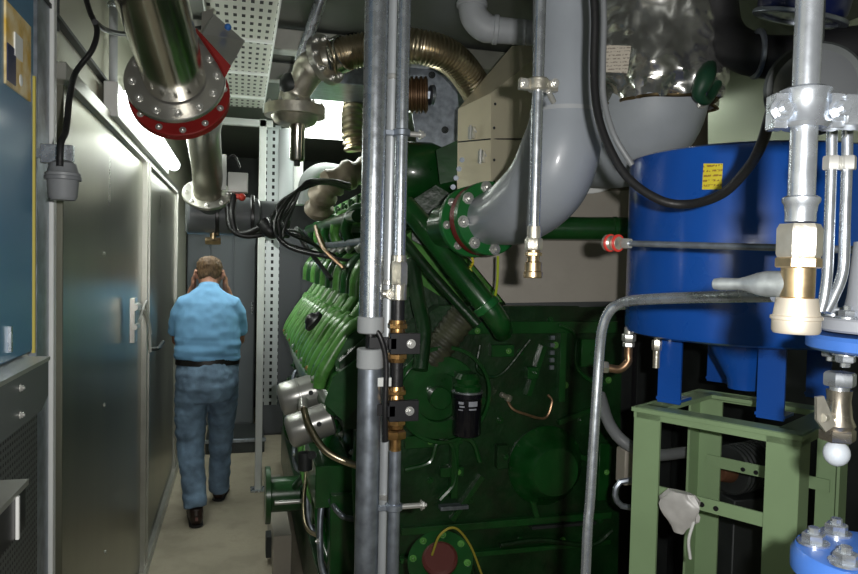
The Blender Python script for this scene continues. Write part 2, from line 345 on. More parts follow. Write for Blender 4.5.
# ================================================================ LEFT FOREGROUND
cx = -.44
t = thing('blue_cabinet', (-.48, 1.35, 1.5), 'blue painted steel cabinet at the left edge beside the aisle', 'cabinet')
B().box((cx-.035, 1.36, 2.14), (.07, .72, 1.28)).make('body', cabm, t)
B().box((cx+.004, 1.40, 2.14), (.008, .56, 1.26)).make('door', cabm, t)
q0 = PX(5, 24, cx+.01); q1 = PX(30, 80, cx+.01)
B().box((cx+.010, (q0.y+q1.y)/2, (q0.z+q1.z)/2), (.004, (q1.y-q0.y), .155)).make('sticker', gold, t)
B().box((cx+.013, (q0.y+q1.y)/2-.01, (q0.z+q1.z)/2+.01), (.003, .05, .045)).ball((cx+.012, (q0.y+q1.y)/2+.01, (q0.z+q1.z)/2-.05), .012, 12, (.2, 1, 1)).make('sticker_print', white, t)
B().box((cx+.0125, q0.y+.03, (q0.z+q1.z)/2-.035), (.002, .05, .07)).make('sticker_field', blue_d, t)
B().box((cx+.006, 1.70, 1.80), (.006, .008, .6)).make('edge_strip', mat('yellow_seal', (.5, .42, .08), .5), t)
B().box((cx+.010, 1.52, 1.55), (.008, .010, .05)).make('door_stay', galv, t)
t = thing('shelf_bracket', (cx, 1.4, 1.3), 'dark grey angled steel bracket with two bolts under the blue cabinet', 'bracket')
a = PX(45, 360, cx+.05); b0 = V((a.x, a.y-.5, a.z))
B().prism([V((cx+.05, a.y, a.z)), V((cx+.05, a.y, a.z-.075)), V((cx+.05, a.y-.05, a.z-.095)), V((cx+.05, a.y-.6, a.z-.10)), V((cx+.05, a.y-.6, a.z))], (.006, 0, 0)).make('side_plate', mat('bracket_grey', (.14, .155, .15), .45, .4), t)
B().box((cx, a.y-.3, a.z+.004), (.12, .6, .008)).make('top_plate', framem, t)
for py in (388, 415):
    p = PX(20, py, cx+.057); B().bolt(p, X, .0055).make('bolt', boltm, t)
t = B().box((cx+.01, 1.36, .705), (.012, .66, 1.41)).make('mesh_screen', meshm); tag(t, 'dark fine-mesh perforated panel low at the left edge under the bracket', 'panel')
t = thing('step_box', (cx+.03, 1.4, 1.1), 'small black box with a pale lid and white clip at the lower left edge', 'box')
a = PX(26, 506, cx+.07)
B().box((cx+.041, a.y-.25, a.z), (.058, .5, .075)).make('body', blackp, t)
B().box((cx+.044, a.y-.25, a.z+.042), (.056, .52, .010)).make('lid', framem, t)
B().box((cx+.073, a.y-.06, a.z-.0), (.005, .007, .075)).make('clip', whiteb, t)

# cable and hanging socket
cp = PX(63, 183, -.40); dd = 1.75
t = thing('hanging_socket', cp, 'round grey plastic socket hanging from the black cable in front of the steel door', 'socket')
B().lathe(cp-Z*.04, Z, [(0, .010), (0, .026), (.008, .031), (.045, .034), (.052, .038), (.062, .038), (.066, .033), (.085, .028), (.092, .016)], 30).make('cup', greypl, t)
B().ring(cp+Z*.006, Z, .033, .040, .010).make('collar', mat('grey_collar', (.15, .16, .17), .4), t)
B().box(cp+V((-.02, .035, .07)), (.07, .02, .045)).box(cp+V((-.06, .035, .07)), (.08, .01, .02)).make('bracket', galv, t)
t = thing('power_cable', PX(66, 110, -.40), 'thick black cable looping down from the ceiling to the grey socket', 'cable')
D = lambda px, py, xx=-.40: PX(px, py, xx)
B().tube([PD(84, -8, 2.1), PD(90, 12, 2.05), PD(97, 30, 2.0), PD(92, 50, 1.95), PD(76, 72, 1.9), PD(70, 95, cp.y*.99), D(66, 130), cp+V((0, -.02, .09)), cp+V((.0, -.03, .035))], .0078, 12).make('cable', rubber, t)
B().tube([PD(95, 22, 2.0), PD(106, 30, 2.15), PD(126, 34, 2.45), PD(160, 32, 2.9), PD(198, 28, 3.0), PD(216, 24, 3.0)], .0085, 12).make('branch_cable', rubber, t)
# conduit
a = PX(110, -5, WL+.03); b = PX(113, 98, WL+.03)
t = thing('wall_conduit', b, 'thin grey conduit running down the upper left wall above the tube light', 'conduit')
B().cyl((a.x, b.y, CE), (a.x, b.y, b.z+.02), .016, seg=14).make('pipe', greyp2, t)
B().cyl((a.x-.015, b.y, b.z), (a.x+.02, b.y, b.z), .035).make('junction_box', greyp2, t)
B().ring((a.x, b.y, b.z+.35), Z, .015, .024, .02, 16).make('clip', galv, t)

# ================================================================ THE MAN
def loft(b, spec, seg=24):     # closed tube of elliptical sections: (centre, rx, ry), frames carried along the path
    rings = []; u = None
    for i, (c, rx, ry) in enumerate(spec):
        c = V(c); n = (V(spec[min(i+1, len(spec)-1)][0])-V(spec[max(i-1, 0)][0])).normalized()
        if u is None: u = (X - n*X.dot(n)).normalized() if abs(n.x) < .8 else (Y - n*Y.dot(n)).normalized()
        else: u = (u - n*u.dot(n)).normalized()
        w_ = n.cross(u)
        rings.append([c+u*math.cos(2*PI*k/seg)*rx+w_*math.sin(2*PI*k/seg)*ry for k in range(seg)])
    return b.rings(rings)
def fuse(b, name, m, parent, vox, smooth=4, disp=None):
    o = b.make(name, m, parent); r = o.modifiers.new('r', 'REMESH'); r.mode = 'VOXEL'; r.voxel_size = vox
    s_ = o.modifiers.new('s', 'SMOOTH'); s_.iterations = smooth; s_.factor = .6
    dg = bpy.context.evaluated_depsgraph_get(); dg.update(); me = bpy.data.meshes.new_from_object(o.evaluated_get(dg)); o.modifiers.clear(); o.data = me
    if disp:
        me.update(); nn = [v.normal.copy() for v in me.vertices]
        for v, n in zip(me.vertices, nn): v.co += n*disp(v.co)
    for p in me.polygons: p.use_smooth = True
    if not me.materials: me.materials.append(m)
    me.validate(); return o
mx, my = -.195, 4.78
man = thing('person', (mx, my, 0), 'man in light blue shirt and jeans walking away, hands at his ears', 'person')
skin = mat('skin', (.42, .20, .13), .5, 0, var=.06); shirtm = mat('shirt_cloth', (.19, .42, .70), .85, 0, var=.04, bump=.1, bscale=200)
denim = mat('denim', (.17, .26, .38), .85, 0, var=.35, vscale=9, bump=.25, bscale=180); beltm = mat('belt_leather', (.012, .010, .010), .4)
shoem = mat('shoe_leather', (.025, .013, .010), .4); hairm = mat('hair', (.13, .075, .038), .6, 0, var=.4, vscale=60, bump=.6, bscale=120, stretch=(1, 1, .3))
P = lambda x, y, z: V((mx+x, my+y, z))
b = B()   # body: head bowed forward, neck, arms bent up to the ears
hc = P(.0, .10, 1.585)
loft(b, [(P(0, .01, 1.30), .12, .09), (P(0, .01, 1.42), .10, .075), (P(0, .02, 1.47), .066, .062), (P(0, .045, 1.51), .056, .06), (P(0, .07, 1.545), .058, .065), (P(0, .085, 1.56), .05, .05)])
hv = [(.0, .03), (.02, .052), (.05, .068), (.09, .077), (.13, .079), (.165, .073), (.195, .055), (.21, .03)]
loft(b, [(P(0, .12-z_*.10, 1.495+z_), r_, r_*1.16) for z_, r_ in hv])
loft(b, [(P(0, .19, 1.50), .03, .02), (P(0, .185, 1.53), .045, .035), (P(0, .165, 1.56), .055, .04)])      # jaw and chin
loft(b, [(P(0, .20, 1.61), .009, .012), (P(0, .215, 1.585), .013, .018), (P(0, .205, 1.565), .014, .012)], 12)   # nose
for s in (-1, 1):
    loft(b, [(P(s*.078, .10, 1.60), .006, .012), (P(s*.086, .088, 1.615), .009, .024), (P(s*.088, .085, 1.60), .009, .028), (P(s*.080, .10, 1.57), .006, .012)], 12)  # ears
    loft(b, [(P(s*.11, .0, 1.41), .05, .05), (P(s*.155, .01, 1.38), .048, .048), (P(s*.178, .04, 1.30), .046, .046), (P(s*.190, .09, 1.19), .043, .043), (P(s*.190, .12, 1.15), .042, .042)])
    loft(b, [(P(s*.192, .09, 1.155), .038, .038), (P(s*.185, .17, 1.22), .042, .042), (P(s*.150, .205, 1.35), .034, .034), (P(s*.12, .19, 1.47), .026, .022), (P(s*.105, .175, 1.505), .027, .018)])
    pc = P(s*.100, .150, 1.545)      # palm at the cheek and ear
    loft(b, [(P(s*.108, .178, 1.49), .020, .026), (P(s*.103, .160, 1.53), .018, .040), (P(s*.100, .140, 1.575), .016, .040)], 16)
    for k, (dy, ln, rr) in enumerate(((-.036, .050, .0078), (-.012, .060, .0085), (.012, .064, .0085), (.035, .058, .0085))):
        a0 = P(s*.101, .142-dy*.9, 1.565); b.tube([a0, a0+V((-s*.004, -.012, ln*.5)), a0+V((-s*.013, -.030, ln*.85)), a0+V((-s*.018, -.045, ln))], [rr, rr, rr*.9, rr*.75], 10, 3)
    a0 = P(s*.110, .170, 1.50); b.tube([a0, a0+V((-s*.002, -.035, .012)), a0+V((-s*.006, -.058, .032)), a0+V((-s*.010, -.068, .052))], [.012, .011, .010, .008], 10, 3)
fuse(b, 'body', skin, man, .0055, 3)
b = B()
for s in (-1, 1): b.ball(P(s*.030, .188, 1.605), .0115, 12)
b.make('eyes', white, man)
B().tube([P(-.024, .197, 1.548), P(0, .206, 1.545), P(.024, .197, 1.548)], .004, 8, 3).make('lips', mat('lips', (.35, .12, .10), .5), man)
b = B()   # hair cap
loft(b, [(P(0, .050, 1.560), .045, .03), (P(0, .060, 1.58), .066, .055), (P(0, .075, 1.61), .078, .076), (P(0, .088, 1.645), .084, .092), (P(0, .092, 1.68), .078, .088), (P(0, .094, 1.705), .060, .07), (P(0, .094, 1.72), .03, .035)], 28)
fuse(b, 'hair', hairm, man, .007, 2, lambda p: .006*noise.noise(p*45)+.004*noise.noise(p*90))
b = B()   # shirt
loft(b, [(P(0, -.01, 1.045), .200, .134), (P(0, -.01, 1.055), .208, .140), (P(0, -.012, 1.12), .208, .145), (P(0, -.010, 1.22), .204, .142), (P(0, 0, 1.33), .200, .134), (P(0, .005, 1.41), .182, .112), (P(0, .015, 1.465), .135, .085), (P(0, .025, 1.505), .085, .068), (P(0, .035, 1.52), .068, .062)], 32)
for s in (-1, 1):
    loft(b, [(P(s*.09, .0, 1.42), .066, .066), (P(s*.140, .005, 1.40), .072, .072), (P(s*.172, .025, 1.34), .068, .068), (P(s*.188, .055, 1.27), .064, .064), (P(s*.194, .08, 1.21), .062, .062)])
def fold(p): return .006*noise.noise(V((p.x*7, p.y*7, p.z*16)))+.004*noise.noise(p*22) + (.008*noise.noise(V((p.x*5, 3, p.z*30))) if p.z < 1.2 else 0)
fuse(b, 'shirt', shirtm, man, .009, 5, fold)
b = B(); loft(b, [(P(0, .03, 1.498), .074, .068), (P(0, .045, 1.53), .064, .062)]); b.make('collar', shirtm, man)
b = B(); loft(b, [(P(0, -.010, 1.020), .202, .141), (P(0, -.010, 1.062), .200, .139)], 40); b.make('belt', beltm, man)
b = B()   # jeans: left leg trails (near), right leg ahead
loft(b, [(P(0, -.010, 1.035), .194, .134), (P(0, -.02, .96), .200, .146), (P(0, -.025, .88), .198, .150), (P(0, -.01, .80), .17, .125)], 32)
loft(b, [(P(-.095, -.01, .90), .100, .12), (P(-.10, -.01, .80), .104, .112), (P(-.104, .01, .65), .098, .10), (P(-.105, .02, .52), .090, .092), (P(-.095, -.02, .38), .082, .086), (P(-.075, -.07, .24), .076, .080), (P(-.062, -.105, .13), .074, .084), (P(-.060, -.11, .11), .070, .082)])
loft(b, [(P(.095, .0, .90), .100, .12), (P(.095, .03, .80), .102, .11), (P(.090, .12, .65), .092, .098), (P(.085, .20, .52), .083, .088), (P(.08, .25, .38), .076, .082), (P(.075, .29, .22), .072, .078), (P(.07, .33, .09), .072, .08), (P(.07, .335, .07), .068, .078)])
fuse(b, 'jeans', denim, man, .009, 4, lambda p: .008*noise.noise(V((p.x*6, p.y*6, p.z*22)))+.004*noise.noise(p*30))
for s, (fx, fy, rz, tilt) in ((-1, (-.058, -.115, .10, .25)), (1, (.075, .36, -.12, 0))):
    b = B(); m3 = Matrix.Rotation(rz, 3, 'Z') @ Matrix.Rotation(tilt*-.0, 3, 'X')
    f_ = lambda x, y, z: P(fx, fy, 0)+m3 @ V((x, y, z))
    loft(b, [(f_(0, -.075, .05), .028, .036), (f_(0, -.06, .055), .040, .052), (f_(0, 0, .058), .044, .056), (f_(0, .08, .046), .052, .044), (f_(0, .15, .036), .054, .034), (f_(0, .20, .03), .04, .026), (f_(0, .215, .027), .02, .018)], 20)
    loft(b, [(f_(0, -.02, .05), .044, .05), (f_(0, -.025, .12), .042, .05)], 20)
    sh = fuse(b, 'shoe', shoem, man, .007, 3)
    b = B(); loft(b, [(f_(0, -.08, .010), .030, .009), (f_(0, -.06, .010), .043, .010), (f_(0, .05, .010), .044, .010), (f_(0, .15, .010), .052, .010), (f_(0, .21, .010), .03, .009)], 16); b.make('sole', blackp, sh)
    b = B(); b.prism([f_(0-.008, -.088, .05), f_(.008, -.088, .05), f_(.007, -.080, .08), f_(-.007, -.080, .08)], (0, .01, 0)); b.make('heel_tab', mat('brown_tab', (.10, .03, .02), .5), sh)

# ================================================================ ENGINE (one big machine)
YE = 2.75
eng = thing('gas_engine', (1.0, 3.8, 0), 'large green stationary V engine filling the middle of the room', 'engine')
E_ = lambda b, n, m: b.make(n, m, eng)
# crankcase and skid
E_(B().hull([V((x, y, z)) for y in (YE+.25, 5.6) for x, z in ((.52, .45), (1.6, .45), (.52, 1.05), (1.6, 1.05), (.62, 1.2), (1.5, 1.2))]), 'crankcase', green)
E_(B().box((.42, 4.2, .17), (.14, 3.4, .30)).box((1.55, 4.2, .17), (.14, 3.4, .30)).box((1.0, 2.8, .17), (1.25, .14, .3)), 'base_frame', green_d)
E_(B().box((.24, 4.35, .11), (.10, 1.1, .22)), 'skid_rail', taupe)
E_(B().box((.185, 4.0, .10), (.05, .10, .12)), 'rail_lug', darkm); E_(B().bolt((.185, 3.99, .04), Z, .018), 'anchor_bolt', boltm)
# flywheel housing plate (end face)
pf = [PY(x, y, YE) for x, y in ((396, 574), (396, 430), (402, 330), (440, 306), (614, 306), (622, 340), (618, 574))]
pf[0] = V((pf[0].x, YE, .3)); pf[-1] = V((pf[-1].x, YE, .3))
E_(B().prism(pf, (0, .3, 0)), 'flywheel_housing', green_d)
b = B(); nx, nz = 1.12, .98
for k in range(7):      # raised ribs and webs on the housing
    a = PI*(.1+k*.3); b.box((nx+math.cos(a)*.33, YE-.008, nz+math.sin(a)*.30), (.22, .03, .022), rot=Matrix.Rotation(-a, 3, 'Y'))
b.box((1.12, YE-.012, .62), (.95, .03, .03)).box((1.12, YE-.012, .50), (.95, .03, .02)).box((1.2, YE-.008, 1.45), (.8, .02, .05)).box((1.34, YE-.01, 1.28), (.03, .03, .3)).box((.86, YE-.02, 1.0), (.03, .05, .5))
E_(b, 'housing_ribs', green)
bc = PY(545, 465, YE)
E_(B().lathe(bc+V((0, .01, 0)), -Y, [(0, .17), (.02, .172), (.05, .15), (.07, .13), (.09, .125), (.12, .10), (.125, .03)], 40), 'shaft_cover', green)
boltring(eng, bc+V((0, -.015, 0)), -Y, .158, 10, .009, green, name='cover_bolt')
pc = PY(436, 395, YE)
E_(B().ring(pc+V((0, -.0, 0)), -Y, .10, .17, .06).ring(pc, -Y, .0, .10, .03).cyl(pc, pc+V((0, -.08, 0)), .045), 'pulley_housing', green)
for k, (x, y) in enumerate(((455, 322), (500, 318), (550, 320), (605, 325), (608, 380), (608, 440), (600, 520), (520, 352), (565, 385), (500, 420), (470, 500), (430, 480), (555, 345), (580, 420), (520, 540), (450, 540), (562, 540))):
    p = PY(x, y, YE); E_(B().bolt(p+V((0, -.003, 0)), -Y, .011), 'housing_bolt', green_l if k % 4 == 0 else green)
b = B(); p = PY(552, 330, YE)
for k in range(6): b.box(p+V((0, -.008, -k*.032)), (.018, .012, .018))
E_(b, 'tapped_block', galv_dull)
E_(B().box(PY(452, 505, YE)+V((0, -.02, 0)), (.12, .04, .016)), 'step_ledge', galv_dull); E_(B().box(PY(560, 522, YE)+V((0, -.02, 0)), (.30, .05, .012)), 'step_ledge', darkm)
p = PY(505, 395, YE); q = PY(535, 410, YE)
E_(B().tube([p, PY(512, 408, YE-.03), PY(525, 414, YE-.04), PY(545, 418, YE-.03), PY(552, 402, YE-.02), PY(548, 395, YE)], .006, 8), 'small_hose', copper)
E_(B().cyl(p+V((-.03, -.03, .01)), p+V((.01, -.02, -.01)), .011, seg=12).hexn(p+V((.0, -.02, -.006)), V((1, .2, -.5)), .016, .02), 'sensor_fitting', cast)
# spin-on oil filter and its head
o_ = PY(467, 412, YE-.13)
f = E_(B().lathe(o_+V((0, 0, -.095)), Z, [(0, .04), (.004, .052), (.012, .057), (.15, .057), (.155, .061), (.175, .061), (.18, .05)], 36), 'oil_filter', mat('filter_black', (.008, .008, .012), .25, 0, coat=.3))
E_(B().lathe(o_+V((0, 0, .085)), Z, [(0, .052), (.02, .056), (.03, .045), (.05, .05), (.07, .035)], 30).box(o_+V((0, .07, .13)), (.07, .16, .05)), 'filter_head', green)
E_(B().ring(o_+V((0, 0, .078)), Z, .05, .0625, .008), 'filter_seal', galv)
d_ = (V((0, 0, H))-o_); d_.z = 0; d_.normalize(); sx = V((-d_.y, d_.x, 0))
fl2 = B()
for (u0, u1, z0_, z1_) in ((-.034, -.014, .040, .050), (-.030, -.010, .028, .034), (.006, .040, .032, .052), (.008, .036, .018, .024), (-.034, -.016, .016, .020)):
    pts = []
    for uu in [u0+(u1-u0)*k/4 for k in range(5)]:
        yy = math.sqrt(.0585**2-uu*uu); pts.append((uu, yy))
    for k in range(4):
        q = [o_+sx*pts[k][0]+d_*pts[k][1]+Z*z0_, o_+sx*pts[k+1][0]+d_*pts[k+1][1]+Z*z0_, o_+sx*pts[k+1][0]+d_*pts[k+1][1]+Z*z1_, o_+sx*pts[k][0]+d_*pts[k][1]+Z*z1_]; fl2.add(q, [[0, 1, 2, 3]])
pr = fl2.make('printed_lettering', mat('filter_print', (.42, .44, .5), .5), f)
# diagonal coolant pipe, its bracket and the ribbed cooler below
E_(B().tube(pathpx([(405, 205, 2.75), (425, 228, 2.7), (462, 275, 2.62), (496, 318, 2.6), (503, 332, 2.68)]), [.042, .042, .042, .042, .038], 22), 'coolant_pipe', green)
E_(B().ring(PD(484, 303, 2.6), PD(496, 318, 2.6)-PD(484, 303, 2.6), .04, .052, .03, 24), 'pipe_clamp', flg)
E_(B().tube(pathpx([(400, 235, 2.8), (430, 272, 2.75), (455, 300, 2.72), (478, 325, 2.7)]), .02, 14), 'return_pipe', green_d)
a = PD(466, 312, 2.86); b_ = PD(428, 362, 2.86)
ec = B(); ecyl(ec, a, b_, .062, .004, 9); E_(ec, 'oil_cooler', mat('cooler_green', (.05, .055, .03), .55, 0, var=.4, vscale=20))
E_(B().tube(pathpx([(412, 260, 2.85), (418, 300, 2.8), (424, 330, 2.75), (420, 370, 2.7)]), .03, 14), 'oil_pipe', green_d)
E_(B().tube(pathpx([(470, 268, 2.6), (478, 290, 2.6), (492, 300, 2.58), (497, 285, 2.6), (498, 256, 2.6)]), .005, 8), 'earth_wire', mat('yellow_green_wire', (.45, .55, .03), .5))
E_(B().tube(pathpx([(470, 268, 2.62), (473, 262, 2.6), (471, 255, 2.6)]), .005, 8), 'earth_lug', ylab)
E_(B().tube(pathpx([(432, 555, 2.3), (440, 535, 2.28), (455, 528, 2.3), (470, 545, 2.35), (482, 575, 2.4)]), .004, 8), 'yellow_wire', mat('yellow_wire', (.32, .27, .03), .6))
# blanked flange low on the end
lc = PD(440, 560, 2.35); ld = V((-.25, -.6, .75)).normalized()
E_(B().lathe(lc-ld*.12, ld, [(0, .075), (.08, .075), (.085, .11), (.115, .11)], 32), 'drain_flange', green)
E_(B().lathe(lc, ld, [(0, .06), (.012, .06), (.02, .05)], 28), 'flange_seal', mat('dull_red', (.10, .02, .015), .6))
boltring(eng, lc-ld*.005, ld, .092, 8, .009, green_l, name='flange_bolt')
# V-bank: valley, intake manifold, cylinder heads, runners, leads
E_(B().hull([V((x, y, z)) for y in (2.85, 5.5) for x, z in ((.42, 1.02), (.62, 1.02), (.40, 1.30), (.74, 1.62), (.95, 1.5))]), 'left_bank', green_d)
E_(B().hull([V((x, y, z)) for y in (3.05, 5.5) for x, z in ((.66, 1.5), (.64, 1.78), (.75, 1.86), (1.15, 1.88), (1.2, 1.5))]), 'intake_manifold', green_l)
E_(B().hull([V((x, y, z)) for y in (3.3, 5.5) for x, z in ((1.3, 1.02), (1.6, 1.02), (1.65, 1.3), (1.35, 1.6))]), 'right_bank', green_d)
E_(B().hull([V((x, y, z)) for y in (3.25, 5.6) for x, z in ((.60, 1.93), (.60, 2.04), (.66, 2.10), (1.05, 2.10), (1.10, 1.93))]), 'charge_air_log', green_l)
for k in range(7): E_(B().box((.598, 3.4+k*.28, 2.0), (.02, .05, .12)), 'log_clamp', green); E_(B().bolt((.60, 3.54+k*.28, 2.03), -X, .012), 'log_bolt', green)
E_(B().tube([V((.52, 3.2, 1.92)), V((.50, 4.2, 1.93)), V((.50, 5.4, 1.94))], .03, 12), 'water_rail', green)
for k in range(5): E_(B().tube([V((.62, 3.35+k*.45, 1.97)), V((.53, 3.38+k*.45, 1.96)), V((.50, 3.42+k*.45, 1.86)), V((.55, 3.42+k*.45, 1.76))], .026, 12), 'water_elbow', green_l if k % 2 else green)
for k in range(5): E_(B().box((.9, 3.2+k*.45, 1.885), (.42, .04, .02)), 'manifold_rib', green)
N = 8; ys = [2.98+k*.285 for k in range(N)]
hd = E_(B().hull([V((x, y, z)) for y in (ys[0]-.16, ys[-1]+.16) for x, z in ((.335, 1.20), (.42, 1.12), (.50, 1.22), (.50, 1.40), (.37, 1.31))]), 'rocker_rail', green)
src_h = src_r = None
def up(x, z): return x, z
LB = -.065
def drop(o): o.location.z += LB; return o
drop(hd)
for k, yy in enumerate(ys):
    w_ = .10
    hb = B().hull([V((x, yy+s*w_, z)) for s in (-1, 1) for x, z in ((.40, 1.20), (.385, 1.36), (.44, 1.47), (.56, 1.55), (.66, 1.52), (.62, 1.25))])
    drop(E_(hb, 'cylinder_head', green))
    b = B()
    for s in (-.06, .06):
        b.tube([V((.325, yy+s, 1.245)), V((.335, yy+s, 1.30)), V((.385, yy+s, 1.395)), V((.45, yy+s, 1.49)), V((.50, yy+s, 1.53))], [.024, .030, .029, .029, .024], 12, 3)
    drop(E_(b, 'cover_rib', green_l))
    c = V((.315, yy, 1.275+LB)); E_(B().bolt(c, V((-1, -.2, .3)), .013), 'cover_bolt', bronze if k % 2 else boltm)
    # coil tube with grey plug connector
    a = V((.46, yy-.02, 1.50+LB)); d = V((.10, -.01, .16))
    E_(B().lathe(a, d, [(0, .045), (.03, .045), (.04, .032), (.17, .029), (.175, .036), (.20, .036)], 18), 'coil_tube', green_l)
    e = a+d.normalized()*.20
    E_(B().cyl(e, e+d.normalized()*.045, .022, seg=12), 'plug_connector', galv_dull)
    e2 = e+d.normalized()*.045
    if k > 0:
        E_(B().tube([e2, e2+d.normalized()*.06]+[PD(300-5*(k % 4)+2*k, 254-3*k, 3.25+.08*k), PD(271+4*(k % 5), 236-5*(k % 3), 3.3+.03*k), PD(278+5*(k % 4), 208-3*(k % 3), 3.35+.04*k), PD(306, 188-2*(k % 4), 3.5), PD(330, 180+2*(k % 3), 3.7), PD(350, 184+3*(k % 3), 3.9)], .0075, 8), 'ignition_lead', rubber)
E_(B().lathe(V((.345, 3.3, 1.42)), V((-.75, -.1, .6)), [(0, .05), (.02, .052), (.03, .035), (.04, .03), (.05, .012)], 20), 'filler_cap', blackp)
# pipework, hoses and brackets around the left bank
E_(B().tube([V((.40, 2.95, 1.10)), V((.36, 3.5, 1.10)), V((.37, 4.4, 1.10)), V((.40, 5.4, 1.10))], .045, 16), 'coolant_rail', green)
for k in range(9):
    yy = 3.0+k*.29; E_(B().tube([V((.64, yy, 1.74)), V((.56, yy, 1.73)), V((.50, yy, 1.66)), V((.49, yy, 1.56))], .036, 14), 'intake_runner', green if k % 2 else green_l)
b = B()
for k in range(8): b.cyl((.55, 3.1+k*.3, 1.80), (.50, 3.1+k*.3, 1.76), .018, seg=10)
E_(b, 'rail_studs', boltm)
E_(B().tube([V((.52, 2.95, 1.80)), V((.50, 4.0, 1.80)), V((.50, 5.3, 1.82))], .018, 10), 'fuel_rail', galv_dull)
E_(B().tube([V((.46, 3.2, 1.68)), V((.38, 3.4, 1.78)), V((.40, 3.9, 1.9)), V((.50, 4.2, 1.75)), V((.52, 4.3, 1.6))], .009, 8), 'harness', copper)
E_(B().tube([V((.44, 3.5, 1.62)), V((.33, 3.8, 1.80)), V((.33, 4.3, 1.9)), V((.48, 4.6, 1.8))], .012, 8), 'harness', rubber)
# lower left side: pipes, flanged outlet, brackets
fo = PX(266, 495, .15)
E_(B().cyl((.17, fo.y, fo.z), (.62, fo.y, fo.z), .092), 'outlet_pipe', green)
E_(B().cyl((.145, fo.y, fo.z), (.172, fo.y, fo.z), .15), 'outlet_flange', green)
E_(B().cyl((.19, fo.y-.105, fo.z-.01), (.5, fo.y-.105, fo.z-.01), .012, seg=10), 'tie_rod', boltm)
for (x, y, z, a_, c_, h_) in ((.40, 3.2, .75, .16, .5, .18), (.43, 3.6, .55, .14, .3, .3), (.40, 4.7, .75, .2, .5, .22), (.44, 2.98, .55, .12, .14, .35), (.42, 3.9, .88, .1, .3, .12)): E_(B().box((x, y, z), (a_, c_, h_)), 'side_cover', green)
for k in range(7):
    yy = 3.0+k*.33; E_(B().lathe((.53, yy, .88), -X, [(0, .11), (.02, .11), (.03, .09), (.04, .03)], 24), 'inspection_cover', green); E_(B().bolt((.485, yy, .88), -X, .012), 'cover_bolt', boltm)
for (pts, r_, m_, n_) in (([(.45, 2.95, .3), (.36, 3.05, .5), (.37, 3.2, .8), (.45, 3.3, .95)], .022, green, 'oil_line'), ([(.46, 3.4, .35), (.33, 3.5, .6), (.36, 3.7, .8)], .016, green_l, 'oil_line'), ([(.32, 3.35, .70), (.30, 3.25, .58), (.31, 3.15, .50), (.38, 3.1, .47)], .010, braid, 'hose'),
        ([(.45, 3.9, .3), (.30, 3.8, .45), (.33, 3.6, .6)], .02, green_d, 'oil_line'), ([(.5, 2.9, .62), (.42, 2.85, .66), (.38, 3.0, .70), (.4, 3.2, .72)], .012, galv_dull, 'hose'), ([(.55, 2.8, .25), (.5, 2.75, .5), (.48, 2.8, .9), (.55, 2.9, 1.1)], .03, green, 'oil_line')):
    E_(B().tube([V(p) for p in pts], r_, 10), n_, m_)
b = B()
for k in range(14): b.bolt((.345+.04*(k % 2), 3.0+.17*k, .5+.13*((k*5) % 4)), -X, .011)
E_(b, 'side_bolts', boltm)
rnd = random.Random(3)
for k in range(9):      # small lines and brackets low on the aisle side
    yy = 2.95+.3*k; z0_ = rnd.uniform(.25, .6); z1_ = z0_+rnd.uniform(.2, .45)
    E_(B().tube([V((.45, yy, z0_)), V((.37, yy+.03, z0_+.02)), V((.35, yy+.06, (z0_+z1_)/2)), V((.37, yy+.10, z1_)), V((.46, yy+.12, z1_))], rnd.choice([.010, .014, .020]), 10), 'side_line', rnd.choice([green, green_l, green, galv_dull]))
    E_(B().box((.40, yy+.15, z1_+.05), (.07, .09, .05)).bolt((.362, yy+.15, z1_+.05), -X, .010), 'side_bracket', rnd.choice([green, green_l]))
# castings and lines on the end face
for (x, y, w_, h_, m_) in ((500, 350, .10, .05, green), (585, 352, .07, .12, green), (420, 440, .14, .05, green), (500, 455, .05, .10, green_d), (600, 470, .05, .25, green), (470, 330, .08, .03, green), (530, 372, .05, .05, green), (450, 470, .10, .04, green)):
    p = PY(x, y, YE); E_(B().box(p+V((0, -.015, 0)), (w_, .04, h_)), 'cast_pad', m_); E_(B().bolt(p+V((w_*.25, -.036, 0)), -Y, .009), 'pad_bolt', rnd.choice([boltm, green, green_l]))
for pts, r_, m_ in (([(405, 470), (430, 462), (440, 440), (470, 440), (480, 462)], .010, green), ([(500, 545), (540, 540), (590, 545), (612, 530)], .012, green_d), ([(560, 325), (575, 335), (576, 365), (590, 380), (606, 384)], .008, green), ([(480, 345), (478, 370), (500, 375), (530, 340)], .007, green_d), ([(404, 420), (425, 425), (452, 445), (455, 480), (440, 500)], .012, green)):
    E_(B().tube([PY(x, y, YE-.035) for x, y in pts], r_, 8), 'end_line', m_)
E_(B().ring(PY(440, 392, YE)+V((0, -.05, 0)), -Y, .185, .20, .02, 44), 'guard_ring', green)
# pair of metal canisters on brackets
for (xa, ya, xb, yb, d) in ((279, 401, 322, 388, 3.15), (287, 433, 330, 418, 3.0)):
    a = PD(xa, ya, d); c = PD(xb, yb, d+.05); r_ = R(17, d); L_ = (c-a).length
    f = E_(B().lathe(a, c-a, [(0, .02), (.0, r_*.6), (.008, r_*.88), (.022, r_), (L_*.45, r_), (L_*.46, r_*1.03), (L_*.5, r_*1.03), (L_*.51, r_), (L_, r_), (L_+.01, r_*.8)], 32), 'breather_canister', mat('canister', (.40, .40, .38), .30, .6, var=.08))
    B().bolt(a.lerp(c, .7)+V((-.0, -r_, 0.01)), V((0, -1, 0)), .008).make('screw', darkm, f)
E_(B().tube(pathpx([(303, 405, 2.85), (309, 425, 2.8), (325, 450, 2.75), (352, 464, 2.75), (380, 470, 2.8)]), .014, 12), 'braided_hose', braid)
E_(B().cyl(PD(303, 400, 2.87), PD(303, 409, 2.84), .019), 'hose_end', boltm)
